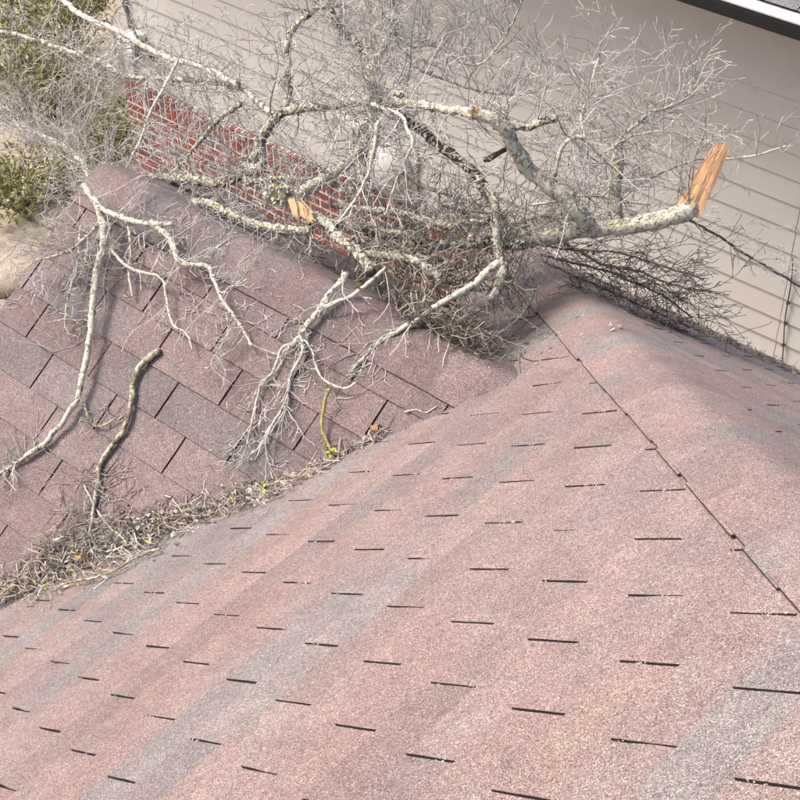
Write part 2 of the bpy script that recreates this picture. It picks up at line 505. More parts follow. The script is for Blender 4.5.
def lay_shingles(face, parent, mat, courses, slots, clip, span, name='shingle', margin=420):
    """slots(n) -> (first cutout position, pitch); clip = list of (point, normal) planes that keep the inner side"""
    O, U, Vv, Nn = face['o'], face['u'], face['v'], face['n']
    R3 = Matrix(((U[0], Vv[0], Nn[0]), (U[1], Vv[1], Nn[1]), (U[2], Vv[2], Nn[2]))).to_4x4()
    made = 0
    for n in courses:
        u0 = n*EXP + face.get('u0', 0)
        s0 = slots(n)
        r = random.Random(n*977+int(abs(s0)*31)+5)
        off = r.randrange(3)
        i0 = math.floor((span[0]-s0)/12/3)*3 + off - 3
        i = i0
        while s0+12*i < span[1]:
            va = s0+12*i
            cuts = [0, 12, 24, 36]
            i += 3
            c3 = O + U*(u0+2.5) + Vv*(va+18)
            vis = False
            for q in (0, 18, 36):
                pc = project(O + U*(u0+2.5) + Vv*(va+q))
                if pc[2] > 5 and -margin < pc[0] < 800+margin and -margin < pc[1] < 800+margin: vis = True
            if not vis: continue
            V, F = strip_mesh(face, u0, cuts, n, va, r)
            me = bpy.data.meshes.new(name)
            me.from_pydata([(a*IN, b*IN, c*IN) for a, b, c in V], [], F)
            me.polygons.foreach_set('material_index', [0 if len(f) > 4 else 1 for f in F])
            bm = bmesh.new(); bm.from_mesh(me)
            uvl = bm.loops.layers.uv.new('UVMap')
            org = O + U*u0 + Vv*va
            mat4 = Matrix.Translation(W(*org)) @ R3
            inv = mat4.inverted()
            for f in bm.faces:
                for l in f.loops:
                    l[uvl].uv = ((l.vert.co.y + va*IN), n)
            for cp, cn in clip:
                pl = inv @ W(*cp)
                nl = inv.to_3x3() @ Vector(cn)
                bmesh.ops.bisect_plane(bm, geom=bm.verts[:]+bm.edges[:]+bm.faces[:], plane_co=pl, plane_no=nl, clear_outer=True)
                if not bm.faces: break
            if not bm.faces:
                bm.free(); continue
            bmesh.ops.recalc_face_normals(bm, faces=bm.faces[:])
            bm.to_mesh(me); bm.free()
            o = link(name, me, parent, mat)
            me.materials.append(M['edge'])
            o.matrix_basis = mat4
            made += 1
    return made

q2 = math.sqrt(0.5)
VAL = ((0, -KV+2.5, 0), (-q2, q2, 0))                   # keep x - y > KV
VAL_IN = ((0, -KV-2.0, 0), (q2, -q2, 0))
HIP = ((KH-2.2, 0, 0), (q2, q2, 0))                 # keep x + y < KH
HIP_IN = ((KH+2.2, 0, 0), (-q2, -q2, 0))
FV = ((K2-2.0, 0, 0), (-q2, -q2, 0))                # keep x + y > K2

# main slope: cutouts measured on the photograph's own grid (courses stagger by 5 inches)
def main_slot(n): return ((n % 2)*6 - 1.053*(n+0.5))
# the valley has two branches either side of the wing ridge; shingles above the junction need neither
n_main = 0
nJ = math.floor(XJ/CP/EXP)
n_main += lay_shingles(MAIN, main_deck, M['shingle'], range(nJ+4, 17), main_slot, [VAL, HIP, ((0, -170, 0), (0, -1, 0))], (-180, 75))
n_main += lay_shingles(MAIN, main_deck, M['shingle'], range(-40, nJ+4), main_slot, [VAL, ((RAKE, 0, 0), (-1, 0, 0)), ((0, YR, 0), (0, 1, 0))], (-180, 60))
n_main += lay_shingles(MAIN, main_deck, M['shingle'], range(-24, nJ+4), main_slot, [FV, HIP, ((0, YR, 0), (0, -1, 0)), ((0, YE, 0), (0, 1, 0))], (30, 110))
# wing slope
W0 = -42.193; S0 = -82.702
WING['u0'] = -(W0 + EXP) - 0.0
def wing_slot(m):
    n = -m
    return -(S0 + 6*(n % 2) - 0.8206*n)
n_wing = lay_shingles(WING, wing_deck, M['shaded_wing_shingle'], range(-22, 6), wing_slot, [VAL_IN, ((RAKE, 0, 0), (-1, 0, 0)), ((0, YR-2.0, 0), (0, 1, 0))], (-30, 118))
def rear_slot(n): return (n % 2)*6 - 1.0*n + 2.5
n_rear = lay_shingles(REAR, rear_deck, M['shingle'], range(-21, 18), rear_slot, [HIP_IN, ((0, YE, 0), (0, 1, 0))], (-100, 110))
def wrear_slot(n): return (n % 2)*6 + 1.0*n + 1.5
n_wr = lay_shingles(WREAR, wrear_deck, M['shaded_wing_shingle'], range(-16, -8), wrear_slot, [((K2+1.5, 0, 0), (q2, q2, 0)), ((0, YR+2.0, 0), (0, -1, 0)), ((0, YE2, 0), (0, 1, 0)), ((RAKE, 0, 0), (-1, 0, 0))], (-125, -30))
print('shingles', n_main, n_wing, n_rear, n_wr)

def caps(name, p0, along, a1, a2, count, parent, mat, seed, wid=6.1, rise=0.45, clip=(), step=5.0, rr=2.0):
    """bent cap shingles over a hip or ridge; along = uphill unit, a1/a2 = the two wing directions"""
    along = np.array(along); a1 = np.array(a1); a2 = np.array(a2)
    up = -(a1+a2); up = up/np.linalg.norm(up)
    r = random.Random(seed)
    for i in range(count):
        org = np.array(p0) + along*step*i
        ss = [-1, -0.82, -0.6, -0.42, -0.28, -0.15, 0, 0.15, 0.28, 0.42, 0.6, 0.82, 1]
        V = []; w1 = wid+r.uniform(-0.14, 0.14); w2 = wid+r.uniform(-0.14, 0.14); lf = r.uniform(0, 0.05)
        ks = 4; length = step+2.4
        sk = r.uniform(-0.10, 0.10)
        for layer in (0, 1):
            for j in range(ks+1):
                tt = j/ks
                for s in ss:
                    d = s*(w1 if s < 0 else w2)
                    g = lambda x: (x+math.sqrt(x*x+rr*rr))/2
                    p = a1*g(-d) + a2*g(d)
                    corr = -up*0
                    p = p - (a1+a2)*0.0
                    h = rise + 0.05*(1-tt) + lf*0.3*(1-tt) + 0.12*(rr*0.2)*math.exp(-(d/2.5)**2) - layer*0.13
                    edge = abs(s) > 0.99
                    q = p + up*h + along*(tt*length + sk*s + (r.uniform(-0.05, 0.05) if j == 0 else 0))
                    pass
                    V.append(q*IN)
        m = len(ss); k = (ks+1)*m
        F = []
        for j in range(ks):
            for s in range(m-1):
                a = j*m+s
                F.append((a, a+1, a+m+1, a+m)); F.append((k+a, k+a+m, k+a+m+1, k+a+1))
        for s in range(m-1):
            F.append((s, k+s, k+s+1, s+1)); e = ks*m
            F.append((e+s, e+s+1, k+e+s+1, k+e+s))
        for j in range(ks):
            a = j*m
            F.append((a, a+m, k+a+m, k+a)); a = j*m+m-1
            F.append((a, k+a, k+a+m, a+m))
        me = bpy.data.meshes.new(name)
        me.from_pydata([tuple(v) for v in V], [], F)
        nf = ks*(m-1)*2
        me.polygons.foreach_set('material_index', [0 if fi < nf else 1 for fi in range(len(F))])
        bm = bmesh.new(); bm.from_mesh(me)
        for cp, cn in clip:
            pl = W(*cp) - W(*org)
            bmesh.ops.bisect_plane(bm, geom=bm.verts[:]+bm.edges[:]+bm.faces[:], plane_co=pl, plane_no=Vector(cn), clear_outer=True)
        if not bm.faces: bm.free(); continue
        bmesh.ops.recalc_face_normals(bm, faces=bm.faces[:])
        uvl = bm.loops.layers.uv.new('UVMap')
        ph = r.uniform(0, 40)
        for f in bm.faces:
            f.smooth = True
            for l in f.loops:
                c = l.vert.co
                l[uvl].uv = (Vector(a1).dot(c)*1.2+ph, i*0.37+seed)
        bm.to_mesh(me); bm.free()
        o = link(name, me, parent, mat)
        me.materials.append(M['edge'])
        o.location = W(*org)
        md = o.modifiers.new('edge', 'EDGE_SPLIT'); md.split_angle = math.radians(40)

def unit(v):
    v = np.array(v, float); return v/np.linalg.norm(v)
hipd = unit((1, -1, T))
a1 = unit(np.cross(MAIN['n'], hipd)); a1 = a1 if a1[0]+a1[1] < 0 else -a1
a2 = unit(np.cross(REAR['n'], hipd)); a2 = a2 if a2[0]+a2[1] > 0 else -a2
hx0 = KH-YE
caps('hip_cap', (hx0, YE, T*hx0), hipd, a1, a2, 48, main_deck, M['shingle'], 5, rise=0.66, wid=5.7)
caps('ridge_cap', (RAKE, YR, ZR), (1, 0, 0), -WING['u'], -WREAR['u'], 15, wing_deck, M['shaded_wing_shingle'], 9,
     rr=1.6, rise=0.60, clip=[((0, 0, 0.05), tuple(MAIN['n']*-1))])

# ------------------------------------------------------------------ the neighbouring house
YW = 218.0                                   # plane of its siding
XC = float(aty(124, 84, YW-4)[0])                                  # its near left corner
XE = 140.0
ZB = float(aty(124, 82, YW-4)[2])                                  # top of the brick wainscot
ZG = float(aty(745, 23.6, YW-17.5)[2])+2.2                                  # gutter
neigh = empty('neighbouring_house', W(-160, YW, -GZ))
props(neigh, 'neighbouring house with beige lap siding above a red brick base', 'house')
wbox('wall', XC+0.3, XE, YW+1.6, YW+300, -GZ, ZG, neigh, M['siding'])
# lap siding boards, each one proud of the board below at its butt
BE = 6.07
nb = 0
z = -149.4 - 6.07*int((-149.4-ZB)/6.07)
wbox('starter_board', XC, XE, YW-0.4, YW+1.5, ZB+0.05, z+0.3, neigh, M['siding'])
br = random.Random(3)
joint_x = float(aty(787, 320, YW)[0])-1.5
while z < ZG - 1:
    z1 = min(z + BE + 0.9, ZG)
    ends = [XC + br.uniform(0, 0.1), joint_x, XE] if nb < 8 else [XC + br.uniform(0, 0.1), joint_x+br.choice((-1, 1))*br.uniform(60, 140), XE]
    for xa, xb in zip(ends[:-1], ends[1:]):
        xb2 = xb - 0.16
        tp = 1.15; L0 = xa; 
        cx, cz = (xa+xb2)/2, z
        hx = (xb2-xa)/2*IN
        dy = br.uniform(-0.04, 0.04)
        prof = [(-0.62+dy, 0), (-0.58+dy, z1-z), (1.2, z1-z), (1.2, 0)]
        # front leans back towards the top so the next butt stands proud
        prof = [((-0.46+dy)*IN, 0.0), ((0.06)*IN, (z1-z)*IN), (1.0*IN, (z1-z)*IN), (1.0*IN, 0.0)]
        v = [(sx*hx, py, pz) for sx in (-1, 1) for py, pz in prof]
        f = [(0, 1, 2, 3), (7, 6, 5, 4), (0, 4, 5, 1), (1, 5, 6, 2), (2, 6, 7, 3), (3, 7, 4, 0)]
        me = mesh_of('siding_board', v, f)
        bm = bmesh.new(); bm.from_mesh(me); bmesh.ops.recalc_face_normals(bm, faces=bm.faces[:]); bm.to_mesh(me); bm.free()
        o = link('siding_board', me, neigh, M['siding'])
        o.location = W(cx, YW, cz)
    z += BE; nb += 1
# corner trim
wbox('corner_board', XC-1.2, XC+2.6, YW-1.6, YW-0.95, ZB+0.4, ZG, neigh, M['siding'])
# brick wainscot
YB = YW - 2.2
bw = wbox('brick_wall', XC-2, XE, YB+0.20, YW+1.5, -GZ, ZB-0.35, neigh, M['mortar'])
def brick_mesh(lx, ly, lz):
    v, f = box_data(-lx/2*IN, lx/2*IN, -ly/2*IN, ly/2*IN, -lz/2*IN, lz/2*IN)
    me = mesh_of('brick', v, f)
    bm = bmesh.new(); bm.from_mesh(me)
    bmesh.ops.bevel(bm, geom=bm.edges[:], offset=0.003, segments=1, affect='EDGES')
    bm.to_mesh(me); bm.free()
    me.materials.append(M['brick'])
    return me
me_str = brick_mesh(7.35, 1.6, 2.02)
me_half = brick_mesh(3.35, 1.6, 2.02)
me_sol = brick_mesh(2.02, 1.6, 7.5)
brr = random.Random(9)
cnt = 0
rest_v = []; rest_f = []
def put_brick(me, x, zc, lx, lz):
    global cnt
    px, py, _ = project((x, YB, zc))
    y = YB + 0.8 - brr.uniform(0.0, 0.12)
    if -20 < px < 520 and py < roof_limit(px) and cnt < 298:
        o = bpy.data.objects.new('brick', me)
        col.objects.link(o); o.parent = bw; o.matrix_parent_inverse = bw.matrix_basis.inverted()
        o.location = W(x, y, zc)
        o.rotation_euler = (0, brr.uniform(-0.008, 0.008), 0)
        cnt += 1
    else:
        v, f = box_data((x-lx/2)*IN, (x+lx/2)*IN, (y-0.8)*IN, (y+0.8)*IN, (zc-lz/2+GZ)*IN, (zc+lz/2+GZ)*IN)
        k = len(rest_v); rest_v.extend(v); rest_f.extend([tuple(i+k for i in q) for q in f])
def roof_limit(px):
    return 196 + 0.42*(px-110)
jobs = []
x = XC - 0.8
while x < XE:
    jobs.append((me_sol, x, ZB-3.9, 2.02, 7.5)); x += 2.625
row = 0
zc = ZB - 8 - 1.35
while zc > -GZ:
    x = XC - 2 + 3.9
    if row % 2:
        jobs.append((me_half, XC-2+1.9, zc, 3.35, 2.02)); x += 4.0
    while x < XE:
        jobs.append((me_str, x, zc, 7.35, 2.02))
        x += 8.0
    zc -= 2.65; row += 1
jobs.sort(key=lambda j: j[1])
for j in jobs: put_brick(*j)
o = link('brick', mesh_of('brick_rest', rest_v, rest_f), bw, M['brick'])
props(o, kind='stuff')
# eave: gutter with pale guard over a black front, grey shingles behind
gx0, gx1 = XC-14, XE
gut = wbox('gutter', gx0, gx1, YW-17.5, YW-13.6, ZG-2.2, ZG+0.6, neigh, M['black_metal'], 0.006)
wbox('gutter_guard', gx0, gx1, YW-17.1, YW-12.2, ZG+0.75, ZG+1.05, gut, M['gutter_top'])
wbox('soffit', gx0, gx1, YW-13.4, YW+1, ZG-1.2, ZG-0.4, neigh, M['siding'])
NP = math.tan(math.radians(22))
nd = slab('roof', [(gx0, YW-13.0, ZG+1.4), (gx1, YW-13.0, ZG+1.4), (gx1, YW+150, ZG+1.4+NP*163), (gx0, YW+150, ZG+1.4+NP*163)], (0, -math.sin(math.radians(22)), math.cos(math.radians(22))), 1.0, neigh, M['shaded_asphalt'])
a22 = math.radians(22)
NF = dict(o=np.array([0., YW-13.4, ZG+1.4]), u=np.array([0, math.cos(a22), math.sin(a22)]), v=np.array([-1., 0, 0]), n=np.array([0, -math.sin(a22), math.cos(a22)]))
lay_shingles(NF, nd, M['grey_shingle'], range(0, 7), lambda n: (n % 2)*6 + 1.0*n, [], (40, 330), margin=160)

# cable down the siding, with clips at the laps
cx, cz0, cz1 = -126.2, -217.0, -168.0
p_top = aty(793, 258, YW-0.9); p_bot = aty(780, 372, YW-0.9)

# ------------------------------------------------------------------ tubes
class Geo:
    def __init__(self):
        self.v = []; self.f = []
    def tube(self, pts, rad, sides=4, cap=True, rough=0.0):
        pts = np.asarray(pts, float); n = len(pts)
        if n < 2: return
        t = np.gradient(pts, axis=0)
        t /= (np.linalg.norm(t, axis=1)[:, None]+1e-12)
        ref = np.array([0.31, 0.22, 0.92]); 
        if abs(t[0]@ref) > 0.95: ref = np.array([0.9, -0.3, 0.1])
        a = np.cross(t[0], ref); a /= np.linalg.norm(a)
        k0 = len(self.v)
        ang = np.arange(sides)*2*math.pi/sides
        for i in range(n):
            a = a - t[i]*(a@t[i]); a /= (np.linalg.norm(a)+1e-12)
            b = np.cross(t[i], a)
            rr = rad[i]
            if rough:
                r_ = rr*(1+rough*nrg.standard_normal(sides))
            else:
                r_ = np.full(sides, rr)
            ring = pts[i] + (np.cos(ang)*r_)[:, None]*a + (np.sin(ang)*r_)[:, None]*b
            self.v.extend(ring.tolist())
        for i in range(n-1):
            o = k0+i*sides
            for j in range(sides):
                q = (j+1) % sides
                self.f.append((o+j, o+q, o+sides+q, o+sides+j))
        if cap:
            self.f.append(tuple(range(k0+sides-1, k0-1, -1)))
            e = k0+(n-1)*sides
            self.f.append(tuple(range(e, e+sides)))
    def build(self, name, parent, mat, loc=None, smooth=True):
        if not self.v: return None
        loc = Vector((0, 0, 0)) if loc is None else loc
        v = np.asarray(self.v)*IN
        v[:, 2] += GZ*IN
        v -= np.array(loc)
        me = mesh_of(name, v.tolist(), self.f, smooth)
        o = link(name, me, parent, mat)
        o.location = loc
        return o

cg = Geo()
cg.tube([p_top + (p_bot-p_top)*s + np.array([0.25*math.sin(s*9), 0, 0]) for s in np.linspace(0, 1, 9)], [0.16]*9, 6)
cab = cg.build('wall_cable', None, M['cable'], W(*p_bot))
props(cab, 'thin dark cable running down the beige siding at the far right', 'cable')
for py in (302, 322, 344):
    q = p_top + (p_bot-p_top)*((py-258)/114.0)
    wbox('clip', q[0]-0.3, q[0]+0.3, YW-1.15, YW-0.5, q[2]-0.25, q[2]+0.25, cab, M['cable'])

# flood lamp by the corner and meter boxes on the siding
q = aty(133, 44, YW-4)
fl = empty('wall_lamp', W(q[0], YW-0.6, q[2]))
props(fl, 'small white flood lamp near the corner of the beige siding', 'wall lamp')
wbox('mount', q[0]-2, q[0]+2, YW-1.4, YW-0.5, q[2]-3, q[2]+3, fl, M['white_metal'], 0.008)
wbox('housing', q[0]-4, q[0]+2.6, YW-6.5, YW-1.5, q[2]-1.6, q[2]+3.0, fl, M['white_metal'], 0.012)
wbox('lens', q[0]+2.7, q[0]+5.6, YW-6.2, YW-1.6, q[2]-2.6, q[2]+1.2, fl, M['dark_glass'], 0.01)
q = aty(344, 146, YW-5)
mb = empty('meter_box', W(q[0], YW-0.6, q[2]-9))
props(mb, 'pale grey meter box on the siding half hidden by branches', 'meter box')
wbox('enclosure', q[0]-7, q[0]+6, YW-5, YW-0.5, q[2]-8, q[2]+8, mb, M['grey_box'], 0.012)
wbox('door_panel', q[0]-6, q[0]+4, YW-5.5, YW-5.05, q[2]-7, q[2]+7, mb, M['grey_box'], 0.004)
wbox('side_shade', q[0]+6.2, q[0]+8.0, YW-4, YW-0.5, q[2]-11, q[2]+6, mb, M['black_metal'], 0.006)  # black strip added to paint the shade on the box's side
q = aty(384, 172, YW-5)
vh = empty('vent_hood', W(q[0], YW-0.6, q[2]-9))
props(vh, 'cream rounded vent hood low on the siding beside the meter box', 'vent')
g = Geo()
for i, (yy, rr) in enumerate([(YW-0.5, 9.5), (YW-1.2, 9.6)]): pass
g.tube([np.array([q[0], YW-0.5, q[2]]), np.array([q[0], YW-2.0, q[2]]), np.array([q[0], YW-4.6, q[2]]), np.array([q[0], YW-6.2, q[2]])], [7.3, 7.2, 6.3, 2.8], 20)
g.build('hood', vh, M['grey_box'], W(*q))
wbox('flange', q[0]-8.6, q[0]+8.6, YW-1.1, YW-0.52, q[2]-8.6, q[2]+8.6, vh, M['grey_box'], 0.005)

# ------------------------------------------------------------------ yard plants and stones, left of the neighbour's corner
def leaf_cloud(g, c, rad, count, length, r, flat=0.8):
    for _ in range(count):
        d = r.normal(size=3); d /= np.linalg.norm(d)
        rr = rad*r.random()**0.35
        p = c + d*rr*np.array([1, 1, flat])
        if p[2] < -GZ+2: p[2] = -GZ+2+abs(r.normal())*3
        ax = d*0.7 + r.normal(size=3)*0.6 + np.array([0, 0, 0.25]); ax /= np.linalg.norm(ax)
        sd = np.cross(ax, r.normal(size=3)); sd /= np.linalg.norm(sd)
        nn = np.cross(ax, sd)
        L = length*r.uniform(0.6, 1.25); w = L*r.uniform(0.10, 0.17)
        k = len(g.v)
        m1 = p+ax*L*0.45+nn*L*0.06; tip = p+ax*L-nn*L*0.05
        g.v.extend([p.tolist(), (m1+sd*w).tolist(), tip.tolist(), (m1-sd*w).tolist()])
        g.f.append((k, k+1, k+2)); g.f.append((k, k+2, k+3))

shrubs = [  # px, py of the base, radius, height of centre, leaves, label
    (60, 105, 30, 26, 1500, 'broad olive green shrub in front of the neighbour corner behind bare twigs'),
    (18, 60, 34, 34, 1700, 'tall dark green shrub filling the upper left corner'),
    (105, 150, 17, 14, 800, 'low green bush at the foot of the brick wall'),
    (25, 205, 19, 14, 900, 'yellowish green bush beside the pale stones at the left edge'),
    (70, 30, 28, 40, 1300, 'leafy shrub at the top edge left of the siding'),
    (75, 195, 13, 10, 500, 'small leafy plant just beyond the wing gable edge'),
]
for i, (px, py, rad, hc, nl, lab) in enumerate(shrubs):
    rad *= 0.8; hc *= 0.8; nl = int(nl*1.15)
    b = atz(px, py+hc*0.9, -GZ)
    sh = empty('shrub', W(b[0], b[1], -GZ))
    props(sh, lab, 'shrub', 'shrubs in the yard')
    r = np.random.default_rng(100+i)
    g = Geo()
    for k in range(7):
        off = r.normal(size=3)*rad*0.42
        leaf_cloud(g, np.array([b[0], b[1], -GZ+hc]) + off*np.array([1, 1, 0.7]), rad*r.uniform(0.45, 0.75), nl//7, 3.5, r)
    g.build('foliage', sh, M['leaf'], W(b[0], b[1], -GZ), False)
    g = Geo()
    for k in range(14):
        d = r.normal(size=3)*0.5; d[2] = 1
        pts = [np.array([b[0], b[1], -GZ]) + d*s*hc*1.6 + r.normal(size=3)*1.0*s for s in np.linspace(0, 1, 5)]
        g.tube(pts, np.linspace(0.55, 0.15, 5), 5)
    g.build('stem', sh, M['twig_mid'], W(b[0], b[1], -GZ))

def rock(px, py, s, lab, seed, flat=0.35):
    s = tuple(0.8*q for q in s)
    b = atz(px, py, -GZ)
    bm = bmesh.new()
    bmesh.ops.create_icosphere(bm, subdivisions=3, radius=1.0)
    r = random.Random(seed)
    ph = [r.uniform(0, 6) for _ in range(6)]
    for v in bm.verts:
        c = v.co
        k = 1+0.13*math.sin(3*c.x+ph[0])+0.12*math.sin(4*c.y+ph[1])+0.05*math.sin(9*c.z+7*c.x+ph[2])
        v.co = Vector((max(-0.72, min(0.72, c.x*k))*s[0], max(-0.75, min(0.75, c.y*k))*s[1], max(-0.6, min(0.55, c.z*k))*s[2]))*IN
    me = bpy.data.meshes.new('stone'); bm.to_mesh(me); bm.free()
    me.polygons.foreach_set('use_smooth', [True]*len(me.polygons))
    o = link('stone', me, None, M['limestone'])
    o.location = W(b[0], b[1], -GZ+s[2]*0.3)
    o.rotation_euler = (0, 0, r.uniform(0, 3))
    props(o, lab, 'stone', 'pale stones in the yard')
rock(10, 98, (26, 15, 9), 'large pale stone among the shrubs at the upper left edge', 1)
rock(12, 272, (22, 16, 8), 'pale flat stone against the left edge beyond the gable', 2)
rock(28, 248, (18, 12, 7), 'smaller pale stone just above the flat stone at the left edge', 3)
rock(52, 222, (14, 9, 6), 'pale stone farthest right of the yard stones', 4)

# ------------------------------------------------------------------ fallen branches
def catmull(P, rads, step):
    P = np.asarray(P, float); n = len(P)
    out = []; ro = []
    for i in range(n-1):
        p0 = P[max(i-1, 0)]; p1 = P[i]; p2 = P[i+1]; p3 = P[min(i+2, n-1)]
        k = max(2, int(np.linalg.norm(p2-p1)/step))
        for j in range(k):
            t = j/k
            out.append(0.5*((2*p1)+(-p0+p2)*t+(2*p0-5*p1+4*p2-p3)*t*t+(-p0+3*p1-3*p2+p3)*t**3))
            ro.append(rads[i]+(rads[i+1]-rads[i])*t)
    out.append(P[-1]); ro.append(rads[-1])
    return np.array(out), np.array(ro)

def settle(p, r=0.06):
    z = roof_z(p[0], p[1]) + 0.34 + r
    if p[2] < z: p[2] = z
    return p

def grow(g, p, d, L, r, lvl, rg, bias=None, spread=1.0, zig=0.17, rmin=0.043, dens=1.0):
    """a twig that forks: crooked, tapering, with side shoots"""
    if lvl < 0 or L < 0.5: return
    nseg = max(3, int(L/0.9)) if lvl > 0 else max(2, int(L/0.9))
    nseg = min(nseg, 12)
    sl = L/nseg
    pts = [p.copy()]; rs = [r]
    d = d/np.linalg.norm(d)
    for i in range(nseg):
        d = d + rg.normal(size=3)*zig
        if bias is not None: d = d + bias*0.10
        d /= np.linalg.norm(d)
        p = settle(p + d*sl*rg.uniform(0.75, 1.25))
        pts.append(p.copy()); rs.append(max(rmin, r*(1-0.72*(i+1)/nseg)))
        if lvl > 0 and rg.random() < 0.62*dens:
            ax = np.cross(d, rg.normal(size=3)); ax /= np.linalg.norm(ax)
            a = rg.uniform(0.6, 1.15)*spread
            cd = d*math.cos(a) + ax*math.sin(a)
            grow(g, p.copy(), cd, L*rg.uniform(0.16, 0.50), max(rmin, rs[-1]*0.75), lvl-1, rg, bias, spread, zig, rmin, dens)
    g.tube(pts, rs, 3 if r < 0.14 else 5, cap=False)

def flakes(g, pts, rad, count, size, rg):
    """crumpled lichen flakes sitting on a limb"""
    n = len(pts)
    for _ in range(count):
        i = rg.integers(0, n-1)
        t = pts[min(i+1, n-1)]-pts[max(i-1, 0)]; t /= np.linalg.norm(t)+1e-9
        a = np.cross(t, rg.normal(size=3)); a /= np.linalg.norm(a)
        if a[2] < -0.2 and rg.random() < 0.7: a = -a
        c = pts[i] + a*rad[i]*1.02 + t*rg.normal()*0.3
        b = np.cross(t, a)
        s = size*rg.uniform(0.4, 1.3)
        k = len(g.v)
        m = 6
        g.v.append((c + a*s*rg.uniform(-0.1, 0.15)).tolist())
        for j in range(m):
            th = j*2*math.pi/m + rg.uniform(-0.3, 0.3)
            q = c + (t*math.cos(th) + b*math.sin(th))*s*rg.uniform(0.6, 1.2) + a*s*rg.uniform(-0.2, 0.28)
            g.v.append(q.tolist())
        for j in range(m):
            g.f.append((k, k+1+j, k+1+(j+1) % m))

PXIN = lambda p: project(p)[2]/FPX           # inches per photograph pixel at a point

def limb_pts(spec, mode, d0, d1):
    fn = {'y': aty, 'l': atl, 'm': atm}[mode]
    n = len(spec)
    return [fn(s[0], s[1], (s[2] if len(s) > 2 else d0+(d1-d0)*i/max(1, n-1))) for i, s in enumerate(spec)]

def branch(label, spec, mode, d0, d1, w0, w1, bark, twig, tw, seed, lichen=0, name='fallen_branch', group='fallen branches', sides=10, along=None, cat='branch', settle_limb=True, rough=0.07):
    """spec: trace points; w0,w1 widths in photograph pixels; tw: list of (count, length in, level, radius in, bias)"""
    rg = np.random.default_rng(seed)
    if bark == 'twig_pale': bark = 'bark_pale'
    P = limb_pts(spec, mode, d0, d1)
    n = len(P)
    rads = [0.5*(w0+(w1-w0)*i/max(1, n-1))*PXIN(P[i]) for i in range(n)]
    if settle_limb:
        for i in range(n): P[i] = settle(P[i].copy(), rads[i]*0.8)
    step = max(0.35, min(rads)*0.9)
    C, R = catmull(P, rads, step)
    jit = np.cumsum(rg.normal(size=C.shape)*0.08, axis=0); jit -= np.linspace(0, 1, len(C))[:, None]*jit[-1]
    jit = np.clip(jit, -0.35, 0.35)
    C = C + jit*min(1.0, max(0.55, R.mean()*2))
    kn = 1+0.10*np.sin(np.arange(len(C))*0.9+rg.uniform(0, 6))*rg.random(len(C))
    g = Geo()
    g.tube(C, R*kn, sides if R.max() > 0.3 else 6, rough=rough)
    root = empty(name, W(*C[len(C)//2]))
    props(root, label, cat, group)
    g.build('limb', root, M[bark], W(*C[0]))
    tg = Geo()
    for (count, L, lvl, tr, bias) in tw:
        bv = None if bias is None else np.array(bias, float)
        for _ in range(max(1, int(count*(0.95 if mode == 'l' else 1.45)+0.5))):
            f = rg.random() if along is None else along[0]+(along[1]-along[0])*rg.random()
            i = min(len(C)-2, int(f*(len(C)-1)))
            t = C[i+1]-C[i]; t /= np.linalg.norm(t)+1e-9
            ax = np.cross(t, rg.normal(size=3)); ax /= np.linalg.norm(ax)
            d = t*rg.uniform(-0.2, 0.8)+ax
            if bv is not None: d = d + bv*1.2
            grow(tg, C[i].copy(), d, L*rg.uniform(0.45, 1.25), min(tr*1.0, R[i]*0.75)*rg.uniform(0.7, 1.1), lvl, rg, bv)
    o = tg.build('twigs', root, M[twig], W(*C[0]))
    if o: o['kind'] = 'stuff'
    if lichen:
        lg = Geo()
        flakes(lg, C, R*kn, int(lichen*2.6), 0.23, rg)
        lg.build('lichen', root, M['lichen'], W(*C[0]))['kind'] = 'stuff'
    return root, C, R

UP = (0, 0, 0.9); RT = (0.7, 0.5, 0.1); DN = (0, -0.3, -0.7); LF = (-0.8, -0.2, 0.0); BK = (0, 0.7, 0.1)
# the heavy broken limb on the right
main_limb, MC, MR = branch('thick lichen crusted limb ending in a bright orange splintered break', [(690, 207), (684, 214), (656, 222), (628, 227), (600, 229), (575, 232), (548, 238), (520, 243), (490, 243)], 'y', 82, 70, 19, 13, 'bark_pale', 'twig_mid', [(8, 9, 2, 0.11, None), (4, 12, 2, 0.13, UP)], 11, 420, sides=14)
branch('pale crooked limb arching down from the orange lichen knot to the thick limb', [(472, 113), (488, 117), (503, 128), (512, 145), (524, 160), (531, 171), (546, 181), (562, 196), (580, 214), (588, 226)], 'y', 68, 74.5, 13, 17, 'bark_pale', 'twig_pale', [(8, 8, 2, 0.10, None)], 12, 420, sides=14)
branch('lichen spotted limb running left from the orange lichen knot', [(474, 114), (458, 110), (445, 108), (417, 105), (398, 102), (378, 100)], 'y', 68, 71, 9, 7, 'bark_pale', 'twig_pale', [(12, 8, 2, 0.10, None)], 66, 160)
branch('short upright pale stub broken off above the thick limb', [(617, 222), (615, 200), (616, 178), (618, 155)], 'y', 81, 84, 11, 11, 'bark_pale', 'twig_pale', [(10, 10, 2, 0.12, None)], 13, 140)
branch('smooth grey branch running right from the orange lichen knot', [(470, 112), (490, 118), (510, 125), (530, 128), (548, 121), (556, 119)], 'y', 69, 74, 9, 7, 'bark', 'twig_pale', [(8, 9, 2, 0.11, UP)], 14, 90)
branch('dark bare limb descending right of the meter box', [(372, 98), (395, 110), (410, 121), (434, 138), (454, 153), (471, 168), (482, 184), (491, 202)], 'y', 73, 70.5, 8, 11, 'bark_dark', 'twig_pale', [(11, 10, 2, 0.11, None)], 15, 120, sides=14)
